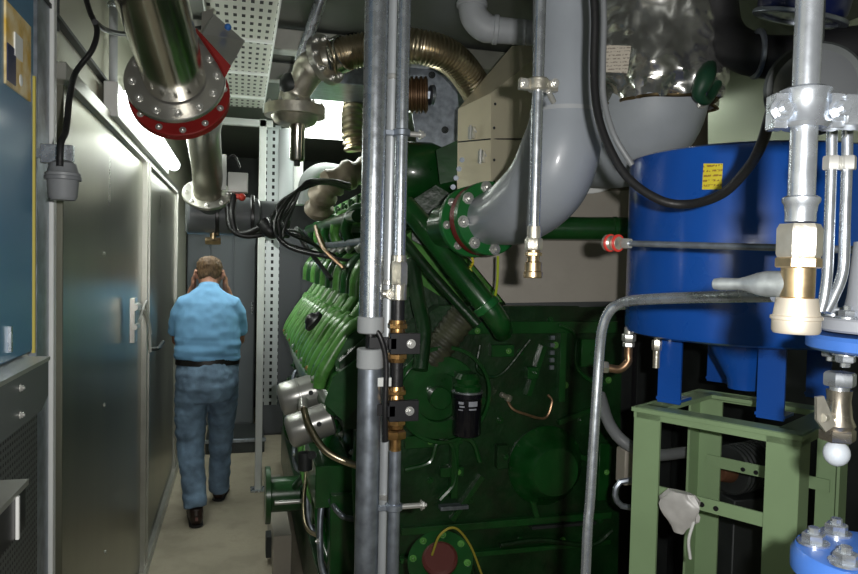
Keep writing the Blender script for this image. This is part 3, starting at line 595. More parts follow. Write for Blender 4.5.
E_(B().cyl(PD(305, 452, 3.0), PD(305, 470, 3.0), .03).bolt(PD(312, 455, 2.95), V((0, -1, 0)), .014), 'fitting_block', darkm)
# top: turbo, green casing and bellows between pipes
tc = PD(432, 172, 3.3)
E_(B().lathe(tc+V((-.25, .05, 0)), X, [(0, .07), (.05, .10), (.12, .14), (.25, .145), (.32, .12), (.36, .13), (.40, .13)], 36), 'turbocharger', green)
E_(B().tube([tc+V((.1, .1, -.1)), tc+V((.05, .1, -.25)), tc+V((-.1, .2, -.35))], .08, 18), 'turbo_outlet', green)
b = B()
for k in range(6): b.bolt(PD(447+3*k, 205-9*k, 2.95), V((-.2, -1, 0)), .008)
E_(b, 'casing_studs', galv_dull)
E_(B().hull([PD(x, y, d) for x, y in ((412, 200), (436, 185), (460, 200), (455, 262), (412, 240)) for d in (3.0, 3.3)]), 'thermostat_housing', green_d)
E_(B().hull([PD(x, y, d) for x, y in ((436, 150), (458, 140), (458, 180), (440, 184)) for d in (3.05, 3.3)]), 'valve_block', green)

# exhaust manifold lagging behind pipes (beige ribs)
t = thing('lagged_elbow', PD(335, 168, 3.9), 'beige banded lagged elbow above the green cylinder heads', 'pipe')
b = B(); corr(b, pathpx([(318, 214, 4.3), (323, 195, 4.2), (337, 180, 4.15), (362, 172, 4.2), (400, 168, 4.4)]), .090, .022, 7); b.make('lagging', mat('lagging', (.17, .14, .10), .45, .3, var=.25, vscale=12), t)
b = B(); corr(b, pathpx([(357, 150, 4.05), (354, 130, 4.05), (356, 105, 4.1), (366, 85, 4.2)]), .075, .010, 14); b.make('bellows', braid, t)
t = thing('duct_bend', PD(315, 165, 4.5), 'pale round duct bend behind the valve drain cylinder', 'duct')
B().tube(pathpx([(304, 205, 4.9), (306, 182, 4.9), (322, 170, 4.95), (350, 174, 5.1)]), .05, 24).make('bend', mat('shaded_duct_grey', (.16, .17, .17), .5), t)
t = thing('upright_pipe', PD(283, 160, 4.8), 'pale upright pipe just right of the perforated strip', 'pipe')
B().cyl(PD(287, 130, 4.9), PD(287, 205, 4.9), .055).make('pipe', greyp2, t); B().cyl(PD(298, 130, 4.9), PD(298, 205, 4.9), .035).make('side_pipe', white, t)

# ================================================================ UPPER LEFT: big bent steel pipe
t = thing('exhaust_pipe', PD(175, 85, 2.4), 'large polished steel pipe with bolted flanges over the aisle', 'pipe')
f1 = PD(176, 82, 2.4); rh = ray(176, 82).normalized()
pu_ = PD(150, -8, 2.4)-f1; pu_ = (pu_-rh*pu_.dot(rh)).normalized(); ax = (pu_*.60-rh*.80).normalized(); s1 = f1+ax*.45
B().tube([s1+ax*.25, s1, f1+ax*.03], .102, 36, 0).make('upper_pipe', polish, t)
B().ring(f1, ax, .09, .166, .022, 44).make('steel_flange', steel, t)
B().ring(f1-ax*.095, ax, .09, .172, .034, 44).make('red_flange', red, t); B().cyl(f1-ax*.07, f1+ax*.005, .118).make('spacer', red, t)
boltring(t, f1+ax*.022, ax, .138, 12, .011, boltm, .3)
boltring(t, f1-ax*.061, ax, .153, 12, .009, boltm, .3)
e1 = f1-ax*.08
f2 = PD(207, 196, 3.6); rh2 = ray(207, 196).normalized(); ax2 = (Z*.72-rh2*.62).normalized()
B().tube([e1, e1-ax*.08, PD(202, 112, 2.9), PD(203, 132, 3.2), f2+ax2*.16, f2], [.095, .093, .086, .078, .074, .074], 30).make('lower_bend', mat('dull_steel_pipe', (.26, .25, .20), .34, .75, var=.08), t)
B().ring(f2, ax2, .07, .122, .02, 40).make('steel_flange', steel, t); boltring(t, f2+ax2*.02, ax2, .100, 8, .010)
t = thing('duct_valve', PD(225, 215, 3.75), 'dark grey round duct with black cable bundle crossing the aisle', 'duct')
c = PD(212, 215, 3.75); greydk = mat('dark_grey_paint', (.13, .14, .15), .4, 0, coat=.2)
B().cyl(c+V((-.13, 0, 0)), c+V((.24, .05, 0)), .105, seg=36).make('body', greydk, t); B().cyl(c+Z*.05, f2, .075).make('neck', greydk, t)
B().cyl(c+V((.24, .05, 0)), c+V((.40, .08, 0)), .092, seg=36).make('duct', greydk, t)
for k in (.02, .20): B().ring(c+V((k, .02, 0)), X, .10, .118, .02).make('band', blackp, t)
c2 = PD(243, 235, 3.6)
B().tube(pathpx([(234, 195, 3.55), (232, 215, 3.5), (236, 232, 3.5), (250, 232, 3.5), (268, 224, 3.5), (288, 222, 3.6)]), .016, 10).tube(pathpx([(228, 205, 3.55), (231, 228, 3.5), (245, 236, 3.5), (270, 234, 3.55), (288, 236, 3.7)]), .013, 10).tube(pathpx([(262, 222, 3.5), (272, 232, 3.5), (284, 224, 3.6)]), .035, 10).make('cable_bundle', rubber, t)
t = thing('actuator_box', PD(240, 182, 3.6), 'small cream actuator box with red hand knob above the grey duct', 'actuator')
c = PD(238, 183, 3.6); B().box(c, (.10, .08, .10)).make('body', whiteb, t); B().box(c+V((-.075, 0, .05)), (.035, .04, .18)).make('bracket', white, t)
B().cyl(c+V((-.0, -.03, -.06)), c+V((.0, -.03, -.085)), .035).ball(c+V((.02, -.05, -.075)), .02, 10).make('knob', mat('red_knob', (.6, .05, .03), .4), t)
B().tube([c+V((-.06, 0, .12)), c+V((-.02, 0, .14)), c+V((.01, 0, .08))], .005, 8).make('wire', rubber, t)
t = thing('brass_valve', PD(212, 245, 4.3), 'small brass valve under the grey duct above the mans head', 'valve')
c = PD(213, 241, 3.75); B().hexn(c-X*.04, X, .022, .08).cyl(c, c+Z*.12, .016).make('body', brass, t)
t = thing('sensor_plate', PD(225, 40, 2.4), 'silver box on a tilted red plate beside the big steel pipe', 'sensor')
p = [PD(*k) for k in ((216, 14, 2.45), (244, 40, 2.5), (228, 72, 2.4), (196, 30, 2.4))]
q = (p[1]-p[0]).normalized(); r_ = (p[2]-p[1]).normalized(); n_ = q.cross(r_).normalized()
if n_.dot(FWD) < 0: n_ = -n_
B().prism([PD(214, 14, 2.45), PD(245, 41, 2.5), PD(231, 66, 2.42), PD(202, 34, 2.42)], n_*.05).make('box', mat('box_sheet', (.5, .5, .5), .3, .9), t)
B().prism([PD(196, 28, 2.41), PD(202, 34, 2.405), PD(231, 66, 2.405), PD(226, 76, 2.40), PD(219, 62, 2.40)], n_*.012).make('red_plate', red, t)
B().ball(PD(228, 27, 2.44), .012, 12).make('plug', mat('blue_plug', (.03, .15, .5), .4), t)
B().prism([PD(202, 12, 2.6), PD(214, 8, 2.6), PD(206, 78, 2.6), PD(199, 70, 2.6)], FWD*.03).make('side_plate', steel, t)

# ================================================================ flexible hose and valve body
t = thing('relief_valve', PD(297, 115, 3.2), 'cast metal angle valve with round diaphragm flange and downward cylinder', 'valve')
c = PD(295, 116, 3.15)
B().lathe(c-Z*.045, Z, [(0, .05), (.0, .065), (.012, .09), (.04, .105), (.042, .135), (.088, .135), (.090, .128)], 40).make('diaphragm_flange', cast, t)
boltring(t, c+Z*.048, Z, .12, 10, .008)
B().tube([c+Z*.04, c+Z*.10, PD(304, 80, 3.12), PD(311, 68, 3.1), PD(322, 61, 3.08), PD(328, 60, 3.08)], [.085, .066, .062, .072, .062, .06], 28).make('elbow_body', cast, t)
B().lathe(PD(303, 84, 3.1)+V((-.10, .03, 0)), X, [(0, .02), (.02, .045), (.04, .05), (.09, .05)], 20).make('side_plug', darkm, t)
B().lathe(PD(297, 162, 3.13), Z, [(0, .012), (.006, .03), (.012, .033), (.14, .033), (.15, .036), (.18, .036)], 24).make('drain_cylinder', polish, t)
B().cyl(PD(297, 166, 3.13), PD(297, 160, 3.13), .014).make('nozzle', darkm, t)
hd_ = (PD(345, 57, 3.08)-PD(325, 60, 3.08)).normalized(); hd_ = (RIGHT*.82-FWD*.48+Z*.22).normalized(); fc = PD(325, 60, 3.05)
B().ring(fc-hd_*.01, hd_, .055, .112, .03, 40).make('hose_flange', steel, t); boltring(t, fc+hd_*.02, hd_, .090, 8, .011)
B().cyl(PD(300, 62, 3.15), PD(322, -4, 3.02), .026).make('hanger_tube', galv, t)
t = thing('braided_hose', PD(400, 50, 3.0), 'thick braided stainless flexible hose arching right from the angle valve', 'hose')
b = B(); corr(b, [fc+hd_*.03]+pathpx([(352, 52, 3.05), (388, 46, 3.05), (420, 47, 3.0), (448, 56, 3.05), (468, 76, 3.15), (482, 104, 3.3), (488, 140, 3.4)]), .074, .006, 64, 28); b.make('hose', braid, t)
b = B(); b.ring(PD(338, 56, 3.05), hd_, .07, .08, .04, 28); b.make('ferrule', polish, t)
t = thing('backing_plate', PD(440, 110, 3.6), 'dull grey steel mounting plate behind the braided hose', 'plate')
B().prism([PD(405, 70, 3.7), PD(455, 62, 3.7), PD(462, 150, 3.7), PD(418, 150, 3.7)], FWD*.03).make('plate', galv_dull, t)
for x, y in ((432, 75), (433, 95), (445, 130)): B().bolt(PD(x, y, 3.69), -FWD, .014).make('bolt', darkm, t)
t = thing('brown_bellows', PD(417, 95, 3.5), 'brown corrugated bellows between the upright pipes and the plate', 'bellows')
b = B(); ecyl(b, PD(396, 95, 3.5), PD(428, 95, 3.5), .09, .012, 7); b.make('bellows', mat('rust_brown', (.16, .09, .045), .45, .5, var=.2), t)
B().ring(PD(430, 95, 3.5), X, .0, .05, .02).make('end_cap', galv_dull, t); B().cyl(PD(429, 95, 3.5), PD(432, 96, 3.72), .02).make('stay', galv_dull, t)
# pale pipe at the top
t = thing('condensate_pipe', PD(480, 30, 2.7), 'light grey pipe elbow coming down from the ceiling and turning right', 'pipe')
B().tube(pathpx([(472, -10, 2.7), (472, 0, 2.7), (474, 16, 2.7), (484, 27, 2.7), (497, 30, 2.7)])+[PD(545, 34, 2.72), PD(600, 38, 2.75)], [.052, .052, .054, .054, .05, .046, .046], 24).make('pipe', greyp2, t)
B().ring(PD(493, 29.5, 2.7), PD(500, 30, 2.7)-PD(493, 29.5, 2.7), .048, .056, .02, 24).ring(PD(472, 2, 2.7), -Z, .050, .060, .02, 24).make('socket_ring', greyp2, t)

# ================================================================ sheet-metal turbo box
t = thing('heat_shield_box', PD(491, 190, 2.9), 'pale folded sheet metal heat shield box with sloped top and clips', 'heat shield')
A0 = [PD(457, 190, 3.0), PD(491, 194, 2.85), PD(545, 200, 3.05), PD(530, 190, 3.4)]
A1 = [PD(458, 109, 3.0), PD(491, 93, 2.85), PD(545, 93, 3.05), PD(512, 46, 3.2), PD(556, 42, 3.2), PD(530, 60, 3.4)]
B().hull(A0+A1).make('casing', beige, t)
def on(px, py, a_, b_):  # point on the facet between two vertical edges
    n = (b_-a_).cross(Z).normalized(); r = ray(px, py); o0 = V((0, 0, H)); return o0+r*((a_-o0).dot(n)/r.dot(n)), (n if n.dot(r) < 0 else -n)
for px, py in ((473, 133), (483, 157)):
    p, n = on(px, py, A0[0], A0[1]); B().box(p+n*.008, (.03, .016, .05), rz=math.atan2(n.y, n.x)+PI/2).cyl(p+n*.015+Z*.03, p+n*.015-Z*.03, .006, seg=8).tube([p+n*.01+V((0, 0, .02)), p+n*.03+V((.02, 0, .02)), p+n*.03+V((.04, 0, -.0)), p+n*.01+V((.04, 0, -.02))], .004, 8).make('toggle_clip', boltm, t)
for px, py in ((495, 104), (494, 128), (494, 160), (494, 182)):
    p, n = on(px, py, A0[1], A0[2]); B().lathe(p, n, [(0, .006), (.002, .006), (.005, .003)], 10).make('rivet', darkm, t)
p0, n = on(458, 142, A0[0], A0[1]); p1, _ = on(490, 139, A0[0], A0[1]); p2, n2 = on(528, 139, A0[1], A0[2])
B().tube([p0, p1], .003, 6, 0).tube([p1, p2], .003, 6, 0).make('seam', darkm, t)
# wall cladding below: taupe sheet
t = thing('sheet_screen', PD(540, 250, 3.0), 'flat taupe sheet metal screen above the dark green engine end', 'screen')
sp = [(462, 196), (640, 190), (640, 304), (508, 306), (466, 255)]
B().prism([PD(x, y, 3.05) for x, y in sp], FWD*.02).make('panel', taupe, t)
B().prism([PD(505, 303, 3.03), PD(640, 301, 3.03), PD(640, 306, 3.03), PD(508, 308.5, 3.03)], FWD*.015).make('folded_edge', darkm, t)
t = thing('upper_cladding', PD(685, 130, 3.3), 'narrow brown sheet panel just behind the grey cone pipe', 'panel')
B().prism([PD(x, y, 3.3) for x, y in ((655, 100), (708, 100), (708, 230), (600, 230), (600, 165))], FWD*.02).make('panel', mat('brown_sheet', (.13, .115, .09), .5, .3), t)
t = thing('green_pipe', PD(580, 228, 2.85), 'thick green horizontal pipe behind the grey elbow', 'pipe')
B().cyl(PD(505, 228, 2.82), PD(645, 229, 2.82), .047).make('pipe', green, t); B().ring(PD(612, 229, 2.82), PD(620, 229, 2.82)-PD(612, 229, 2.82), .045, .05, .02).make('coupling', green, t)

# ================================================================ big grey exhaust elbow + green flange pair
t = thing('exhaust_elbow', PD(490, 218, 2.4), 'large grey painted exhaust elbow bolted to the green flange pair', 'pipe')
ep = [(568, -40, 2.02), (568, 0, 2.02), (567.5, 60, 2.02), (566, 113, 2.02), (560, 150, 2.03), (546, 184, 2.07), (520, 208, 2.18), (496, 217, 2.32), (486, 219, 2.38)]
er = [.100, .100, .100, .101, .115, .118, .110, .092, .088]
pts = pathpx(ep); B().tube(pts, er, 44, 6).make('elbow', greyp, t)
B().tube([pts[3]+Z*.004, pts[3]-Z*.008], [.1035, .1035], 44, 0).make('weld_bead', greyp2, t)
da = (pts[-2]-pts[-1]).normalized(); fp = pts[-1]
B().ring(fp, da, .08, .125, .030, 44).make('green_flange', flg, t)
B().ring(fp-da*.034, da, .08, .1235, .034, 44).make('gasket', mat('dark_red_gasket', (.20, .02, .015), .5), t)
B().ring(fp-da*.115, da, .07, .125, .028, 44).make('green_flange', flg, t); B().ring(fp-da*.090, da, .07, .088, .068, 40).make('flange_neck', flg, t)
boltring(t, fp+da*.030, da, .105, 8, .015, boltm, .2); boltring(t, fp-da*.087, da, .107, 8, .011, boltm, .2)
B().cyl(fp-da*.115, fp-da*.30, .085, seg=30).make('stub', green, t)

# second exhaust pipe with crumpled foil jacket
t = thing('jacketed_pipe', PD(655, 110, 2.5), 'light grey pipe bend with a crumpled silver foil jacket', 'pipe')
jp = [(664, -30, 2.45), (662, 60, 2.45), (656, 92, 2.45), (645, 118, 2.50), (622, 136, 2.62), (590, 143, 2.85)]
B().tube(pathpx(jp), [.175, .175, .182, .190, .19, .18], 40).make('bend', mat('pale_blue_grey_paint', (.44, .48, .52), .5, 0, var=.05, bump=.05), t)
b = B(); n_, m_ = 60, 96; rings = []
c0 = PD(664, -30, 2.45); c1 = PD(657, 108, 2.45)
for i in range(n_+1):
    f_ = i/n_; c = c0.lerp(c1, f_); row = []
    for k in range(m_):
        a_ = 2*PI*k/m_; dv = V((math.cos(a_), math.sin(a_), 0)); base = .218 - (.030*max(0, (f_-.80)/.2)**1.5)
        amp = .4+.6*f_; pz_ = V((dv.x*2.2, dv.y*2.2, f_*4)); r_ = base+amp*(.034*noise.noise(pz_*.8)+.028*abs(noise.noise(pz_*1.9))-.012*abs(noise.noise(V((dv.x*4, dv.y*4, f_*1.2)))))
        if f_ > .85: r_ += .014*math.sin(a_*11+noise.noise(dv*3)*4)*(f_-.85)/.15
        row.append(c+dv*r_+Z*(.018*noise.noise(V((dv.x*4, dv.y*4, 7)))*(1 if f_ > .9 else 0)))
    rings.append(row)
b.rings(rings, False); jk = b.make('foil_jacket', foil, t)
rr_ = rings[-1]; b = B(); b.tube([p_*1 for p_ in rr_[::3]]+[rr_[0]], .006, 6, 2, False).make('scorched_hem', foil_scorch, t)
lp = PD(614, 60, 2.20)
pn = (V((0, 0, H))-PD(614, 60, 2.2)); pn.z = 0; pn.normalize(); pu = V((-pn.y, pn.x, 0)); 
B().box(PD(615, 59, 2.235), (R(28, 2.22), .003, R(27, 2.22)), rot=Matrix(((pu.x, pn.x, 0), (pu.y, pn.y, 0), (0, 0, 1))) @ Matrix.Rotation(.10, 3, 'Y')).make('paper_tag', plab, t)
B().bolt(PD(701, 104, 2.30), -FWD, .012).make('hem_clasp', boltm, t)
gp = PD(698, 85, 2.32)
B().tube(pathpx([(712, 58, 2.30), (706, 76, 2.20), (699, 94, 2.20), (708, 101, 2.22), (716, 84, 2.28)]), [.012, .030, .022, .012, .02], 12).make('green_strap', mat('dark_green_cloth', (.012, .06, .03), .5), t)
t = thing('flange_disc', PD(600, 180, 2.8), 'white rimmed flange disc partly hidden behind the grey elbow', 'flange')
c = PD(588, 141, 3.0); dn = (V((0, 0, H))-c).normalized()
B().ring(c, dn, .12, .225, .02, 48).make('disc', white, t); boltring(t, c+dn*.02, dn, .207, 16, .007, darkm)
t = thing('black_hose', PD(600, 60, 1.55), 'long black rubber hose looping across the front of the blue tank', 'hose')
B().tube(pathpx([(593, -15, 1.5), (595, 20, 1.5), (594, 70, 1.5), (597, 110, 1.48), (608, 145, 1.45), (628, 178, 1.42), (660, 200, 1.38), (690, 204, 1.35), (722, 194, 1.28), (748, 168, 1.2), (762, 143, 1.1), (772, 110, 1.05), (785, 75, 1.05), (800, 62, 1.12)]), .0088, 14, 8).make('hose', rubber, t)
B().tube(pathpx([(603, -15, 1.62), (604, 20, 1.62), (603, 70, 1.62), (604, 100, 1.62), (614, 135, 1.6), (632, 165, 1.6)]), .007, 10, 8).make('side_hose', greypl, t)

# ================================================================ upright pipes in the middle
t = thing('upright_pipe', PD(372, 287, 1.75), 'thick galvanised upright pipe with grey rubber sleeves, nearest the engine heads', 'pipe')
def vpipe(px, py, d): p = PD(px, py, d); return p.x, p.y
x_, y_ = vpipe(371.5, 287, 1.75); r_ = R(12, 1.75)
zt = PY(366, 321, y_).z; zb = PY(366, 361, y_).z
B().cyl((x_, y_, CE), (x_, y_, zt+.0), r_, seg=36).make('upper_pipe', galv, t); B().cyl((x_, y_, 0), (x_, y_, zb), r_, seg=36).make('lower_pipe', galv_dull, t)
B().cyl((x_, y_, zt+.012), (x_, y_, zt-.030), r_*1.12, seg=36).make('rubber_sleeve', sleeve, t)
B().cyl((x_, y_, zb+.032), (x_, y_, zb-.018), r_*1.12, seg=36).make('rubber_sleeve', sleeve, t)
B().cyl((x_, y_, zt), (x_, y_, zb), r_*.4).make('core', rubber, t)
ex = x_+.05
B().tube([V((x_, y_-.02, zt-.01)), V((x_+.02, y_-.03, zt-.04)), V((x_+.035, y_-.03, zb-.0)), V((x_+.035, y_-.03, zb-.12)), V((x_+.04, y_-.02, zb-.2))], .007, 10).make('cable', rubber, t)
B().box((x_+r_*1.1, y_-.02, zb-.05), (.035, .012, .022)).make('tab', white, t)
t = thing('white_conduit', PD(393, 287, 1.8), 'slim white upright conduit between the two galvanised pipes', 'conduit')
x2, y2_ = vpipe(388.5, 287, 1.82); B().cyl((x2, y2_, 0), (x2, y2_, CE), R(6.2, 1.82), seg=24).make('pipe', mat('pale_conduit', (.50, .53, .55), .38, .4, var=.05), t)
for py in (80, 285, 498): p = PY(387, py, y2_); B().ring(V((x2, y2_, p.z)), Z, R(6, 1.82), R(8, 1.82), .014, 20).make('clip', boltm, t)
t = thing('gas_train_pipe', PD(403, 287, 1.76), 'slim galvanised upright pipe carrying two brass valves with black brackets', 'pipe')
x3, y3 = vpipe(398.5, 287, 1.76); r3 = R(6.3, 1.76)
zf = lambda py: PY(396, py, y3).z
B().cyl((x3, y3, CE), (x3, y3, zf(256)), r3, seg=24).make('upper_pipe', galv, t); B().cyl((x3, y3, 0), (x3, y3, zf(450)), r3, seg=24).make('lower_pipe', galv_dull, t)
B().hexn((x3, y3, zf(286)), Z, R(9, 1.76), zf(262)-zf(286)).cyl((x3, y3, zf(300)), (x3, y3, zf(284)), R(8.5, 1.76)).cyl((x3, y3, zf(262)), (x3, y3, zf(255)), R(7.5, 1.76)).make('union', cast, t)
B().cyl((x3, y3, zf(322)), (x3, y3, zf(298)), R(6.6, 1.76), seg=24).make('rubber_spool', rubber, t); B().cyl((x3, y3, zf(388)), (x3, y3, zf(358)), R(6.6, 1.76), seg=24).make('rubber_spool', rubber, t)
for za, zc, zd in ((320, 342, 362), (386, 408, 428)):
    v = B(); h_ = zf(za)-zf(zd); zz = zf(zd)
    v.lathe((x3, y3, zz), Z, [(0, R(8, 1.76)), (.01, R(9, 1.76)), (.02, R(7, 1.76)), (h_*.35, R(8, 1.76)), (h_*.5, R(11, 1.76)), (h_*.65, R(8, 1.76)), (h_-.02, R(7, 1.76)), (h_-.012, R(9, 1.76)), (h_, R(8, 1.76))], 24)
    v.hexn((x3, y3, zz+h_*.8), Z, R(10, 1.76), .014).hexn((x3, y3, zz+h_*.08), Z, R(10, 1.76), .014)
    body = v.make('brass_valve', bronze, t)
    zc_ = zf(zc)
    B().box((x3+.012, y3-.032, zc_), (.075, .016, .052)).make('bracket', blackp, body); B().box((x3-.045, y3-.012, zc_), (.06, .012, .028)).box((x3-.02, y3-.025, zc_), (.02, .03, .028)).make('arm', blackp, body)
    B().bolt((x3+.026, y3-.04, zc_), -Y, .0085).make('bracket_screw', boltm, body)
B().hexn((x3, y3, zf(438)), Z, R(11, 1.76), .022).cyl((x3, y3, zf(452)), (x3, y3, zf(436)), R(6, 1.76)).make('lower_union', bronze, t)
for py, ex_ in ((133, .03), (507, .055)):
    zz = zf(py); B().ring((x3, y3, zz-.008), Z, r3, r3+.006, .018, 24).box((x3-.03, y3, zz), (.03, .012, .012)).make('pipe_clamp', galv_dull, t); B().cyl((x3+r3, y3, zz), (x3+r3+ex_, y3, zz), .007, seg=12).bolt((x3+r3+ex_, y3, zz), X, .010).make('clamp_screw', boltm, t)
B().cyl((x_+r_*.8, y_, zf(294)), (x3-.01, y3-.0, zf(294)), .010, seg=12).bolt((x_+r_+.018, y_-.012, zf(294)), -Y, .010).make('tie_clamp', cast, t)

# thin hanging pipe with clamp in front of the elbow
t = thing('sampling_pipe', PD(535, 150, 1.5), 'thin galvanised hanging pipe with brass end union in front of the grey elbow', 'pipe')
x4, y4 = vpipe(533, 270, 1.45); r4 = R(5.6, 1.45); z4 = lambda py: PY(534, py, y4).z
B().cyl((x4, y4, CE), (x4, y4, z4(228)), r4, seg=24).make('pipe', galv, t)
B().ring((x4, y4, z4(91)), Z, r4*.9, r4*1.9, .026, 26).box((x4-.028, y4, z4(85)), (.028, .014, .022)).box((x4+.028, y4, z4(85)), (.028, .014, .022)).make('clamp', cast, t)
B().bolt((x4-.034, y4-.007, z4(85)), -Y, .007).make('clamp_bolt', boltm, t); B().bolt((x4+.034, y4-.007, z4(82)), -Y, .007).make('clamp_bolt', boltm, t)
B().cyl((x4+.018, y4-.01, z4(91)), (x4+.040, y4+.01, z4(99)), .006, seg=12).make('clamp_rod', boltm, t)
B().cyl((x4, y4, z4(240)), (x4, y4, z4(226)), R(7, 1.45), seg=20).hexn((x4, y4, z4(250)), Z, R(9, 1.45), z4(238)-z4(250)).make('union_nut', cast, t)
B().cyl((x4, y4, z4(262)), (x4, y4, z4(250)), R(6.5, 1.45)).hexn((x4, y4, z4(256)), Z, R(8.5, 1.45), .008).cyl((x4, y4, z4(272)), (x4, y4, z4(262)), R(8.5, 1.45)).ring((x4, y4, z4(278)), Z, R(5, 1.45), R(9.5, 1.45), z4(271)-z4(278), 24).make('brass_end', brass, t)

# ================================================================ BLUE TANK ON GREEN STAND
tz = PD(744, 400, 2.0); bx, by = tz.x, tz.y; SZ = PD(640, 402, 2.0).z
tr = .335; zb = PD(750, 341, 1.86).z; ztop = PD(745, 149, 1.80).z
t = thing('blue_tank', (bx, by, SZ), 'large round blue tank on four flat legs with a yellow label', 'tank')
B().lathe((bx, by, zb), Z, [(0, .10), (0, tr-.02), (.006, tr-.004), (.02, tr), (ztop-zb-.02, tr), (ztop-zb-.006, tr-.004), (ztop-zb, tr-.016), (ztop-zb, .1)], 96).make('shell', blue, t)
B().lathe((bx, by, zb+.01), -Z, [(0, .11), (.06, .09), (.13, .05), (.16, .045)], 32).make('sump_cone', blue, t)
stA = math.atan2((PD(803, 425, 1.7)-PD(640, 400, 2.0)).y, (PD(803, 425, 1.7)-PD(640, 400, 2.0)).x)
Sx = V((math.cos(stA), math.sin(stA), 0)); Sy = V((-Sx.y, Sx.x, 0)); SR = Matrix.Rotation(stA, 3, 'Z'); hs = 0
Lc = PD(634, 400, 2.0); Nc = PD(803, 428, 1.70); Nc.z = Lc.z; hs = (Nc-Lc).length/2-.005
fr = (Lc+Nc)/2+Sy*hs; fr.z = 0
for px, py in ((669, 402), (770, 418), (717, 381), (818, 397)):
    p = PZ(px, py, SZ); B().box((p.x, p.y, (SZ+zb)/2+.012), (.068, .008, zb-SZ+.03), rot=SR).box(V((p.x, p.y, SZ+.008))+Sy*.03, (.075, .07, .008), rot=SR).make('leg', blue, t)
# yellow label conforming to the shell
def onshell(px, py, lift):
    r = ray(px, py); o0 = V((0, 0, H)); rx, ry = r.x, r.y; A = rx*rx+ry*ry; Bq = -2*(rx*bx+ry*by); Cq = bx*bx+by*by-(tr+lift)**2
    return o0+r*((-Bq-math.sqrt(Bq*Bq-4*A*Cq))/(2*A))
b = B(); vs = []; nn = 6
for j, py in enumerate((163.5, 189.5)):
    for k in range(nn+1): vs.append(onshell(703.5+19.5*k/nn-(1.5 if j else 0), py, .0015))
b.add(vs, [[k, k+1, nn+2+k, nn+1+k] for k in range(nn)]); b.make('label', ylab, t)
q = onshell(632, 330, .0)
t = thing('green_stand', (bx, by, 0), 'tall sage green angle-iron stand under the blue tank', 'stand')
def sc(u, v, z=0): return fr+Sx*u*hs+Sy*v*hs+Z*z
b = B(); tw = .075
for s in (-1, 1): b.box(sc(0, s, SZ-.02)-Sy*s*(tw/2-.01), (2*hs+.02, tw, .012), rot=SR).box(sc(s, 0, SZ-.02)-Sx*s*(tw/2-.01), (tw, 2*hs-.1, .012), rot=SR)
for s in (-1, 1): b.box(sc(0, s, SZ-.028), (2*hs+.01, .008, .03), rot=SR).box(sc(s, 0, SZ-.028), (.008, 2*hs+.01, .03), rot=SR)
b.make('top_frame', stand, t)
for u, v in ((-1, -1), (1, -1), (-1, 1), (1, 1)):
    c = sc(u, v, 0); zz = SZ-.028
    B().box(c-Sx*u*.036+Z*zz/2, (.078, .008, zz), rot=SR).box(c-Sy*v*.036+Z*zz/2, (.008, .078, zz), rot=SR).make('leg', stand, t)
def rail(v, z_, face):
    B().box(sc(0, v, z_), (2*hs-.07, .006, .036), rot=SR).make('rail', stand, t)
zr1 = PD(730, 469, 2.18).z; zr2 = PD(712, 508, 1.86).z
for v, zq in ((.93, zr1), (-.90, zr2), (.93, .45), (-.90, .3)): rail(v, zq, 0)
def onv(px, py, v):
    a_, b_ = sc(-1, v, 0), sc(1, v, 0); n = (b_-a_).cross(Z).normalized(); r = ray(px, py); o0 = V((0, 0, H)); return o0+r*((a_-o0).dot(n)/r.dot(n))
for px, py, v in ((702, 504.5, -.915), (716, 508.5, -.915), (743, 469.5, .915), (756, 472.5, .915)):
    p = onv(px, py, v); B().cyl(p+Sy*.002, p-Sy*.003, .007, seg=12).make('bolt_hole', blackp, t)
p = sc(1, .0, zr1-.1)
t = thing('plastic_rag', sc(-.5, -1, zr2), 'crumpled white plastic rag tied to the lower rail of the green stand', 'rag')
c = PD(680, 505, 1.84); b = B(); rings = []
for i in range(9):
    f_ = i/8; row = []; cc = c+Z*(.035-.11*f_)
    for k in range(24):
        a_ = 2*PI*k/24; r_ = (.045*math.sin(PI*min(1, f_*.8+.15))*(1-.6*f_)+.006)*(1+.4*noise.noise(V((math.cos(a_)*2.5, math.sin(a_)*2.5, f_*4)))); row.append(cc+Sx*math.cos(a_)*r_*1.3+Sy*math.sin(a_)*r_*.5)
    rings.append(row)
b.rings(rings); b.make('cloth', mat('plastic_film', (.55, .54, .52), .35, 0, var=.15, vscale=15), t)
B().tube([c+V((.012, -.03, .03)), c+V((.02, -.035, -.02)), c+V((.005, -.035, -.08)), c+V((.012, -.035, -.13))], .004, 6).make('string', whiteb, t)
# copper and nickel fitting under the tank
t = thing('tank_drain', PD(628, 345, 1.85), 'copper elbow with bright nut under the left side of the blue tank', 'fitting')
p = PD(629, 334, 2.04); B().cyl(p, p+Z*.035, .010).make('stub', boltm, t)
B().hexn(p-Z*.0, -Z, .020, .022).cyl(p, p+Z*.02, .014).hexn(p-Z*.024, -Z, .017, .014).make('nut', boltm, t)
B().tube([p-Z*.035, p-Z*.06]+pathpx([(628, 362, 2.04), (620, 369, 2.04), (608, 368, 2.04)]), .012, 14).make('elbow', copper, t)
e = PD(608, 367, 2.04); B().hexn(e, -RIGHT, .018, .03).make('end_nut', cast, t)
t = thing('drain_fitting', PD(657, 345, 2.1), 'small bright fitting beside the left tank leg', 'fitting')
p = PD(657, 340, 2.0); B().hexn(p, -Z, .014, .03).cyl(p, p+Z*.03, .009).cyl(p-Z*.03, p-Z*.08, .010).make('fitting', cast, t)
t = thing('heating_hose', PD(620, 420, 2.4), 'dim grey hose sagging behind the bent galvanised rail', 'hose')
B().tube(pathpx([(600, 395, 2.5), (610, 425, 2.4), (628, 445, 2.35), (655, 455, 2.4), (690, 452, 2.5), (720, 452, 2.6)]), .02, 12).make('hose', greypl, t)
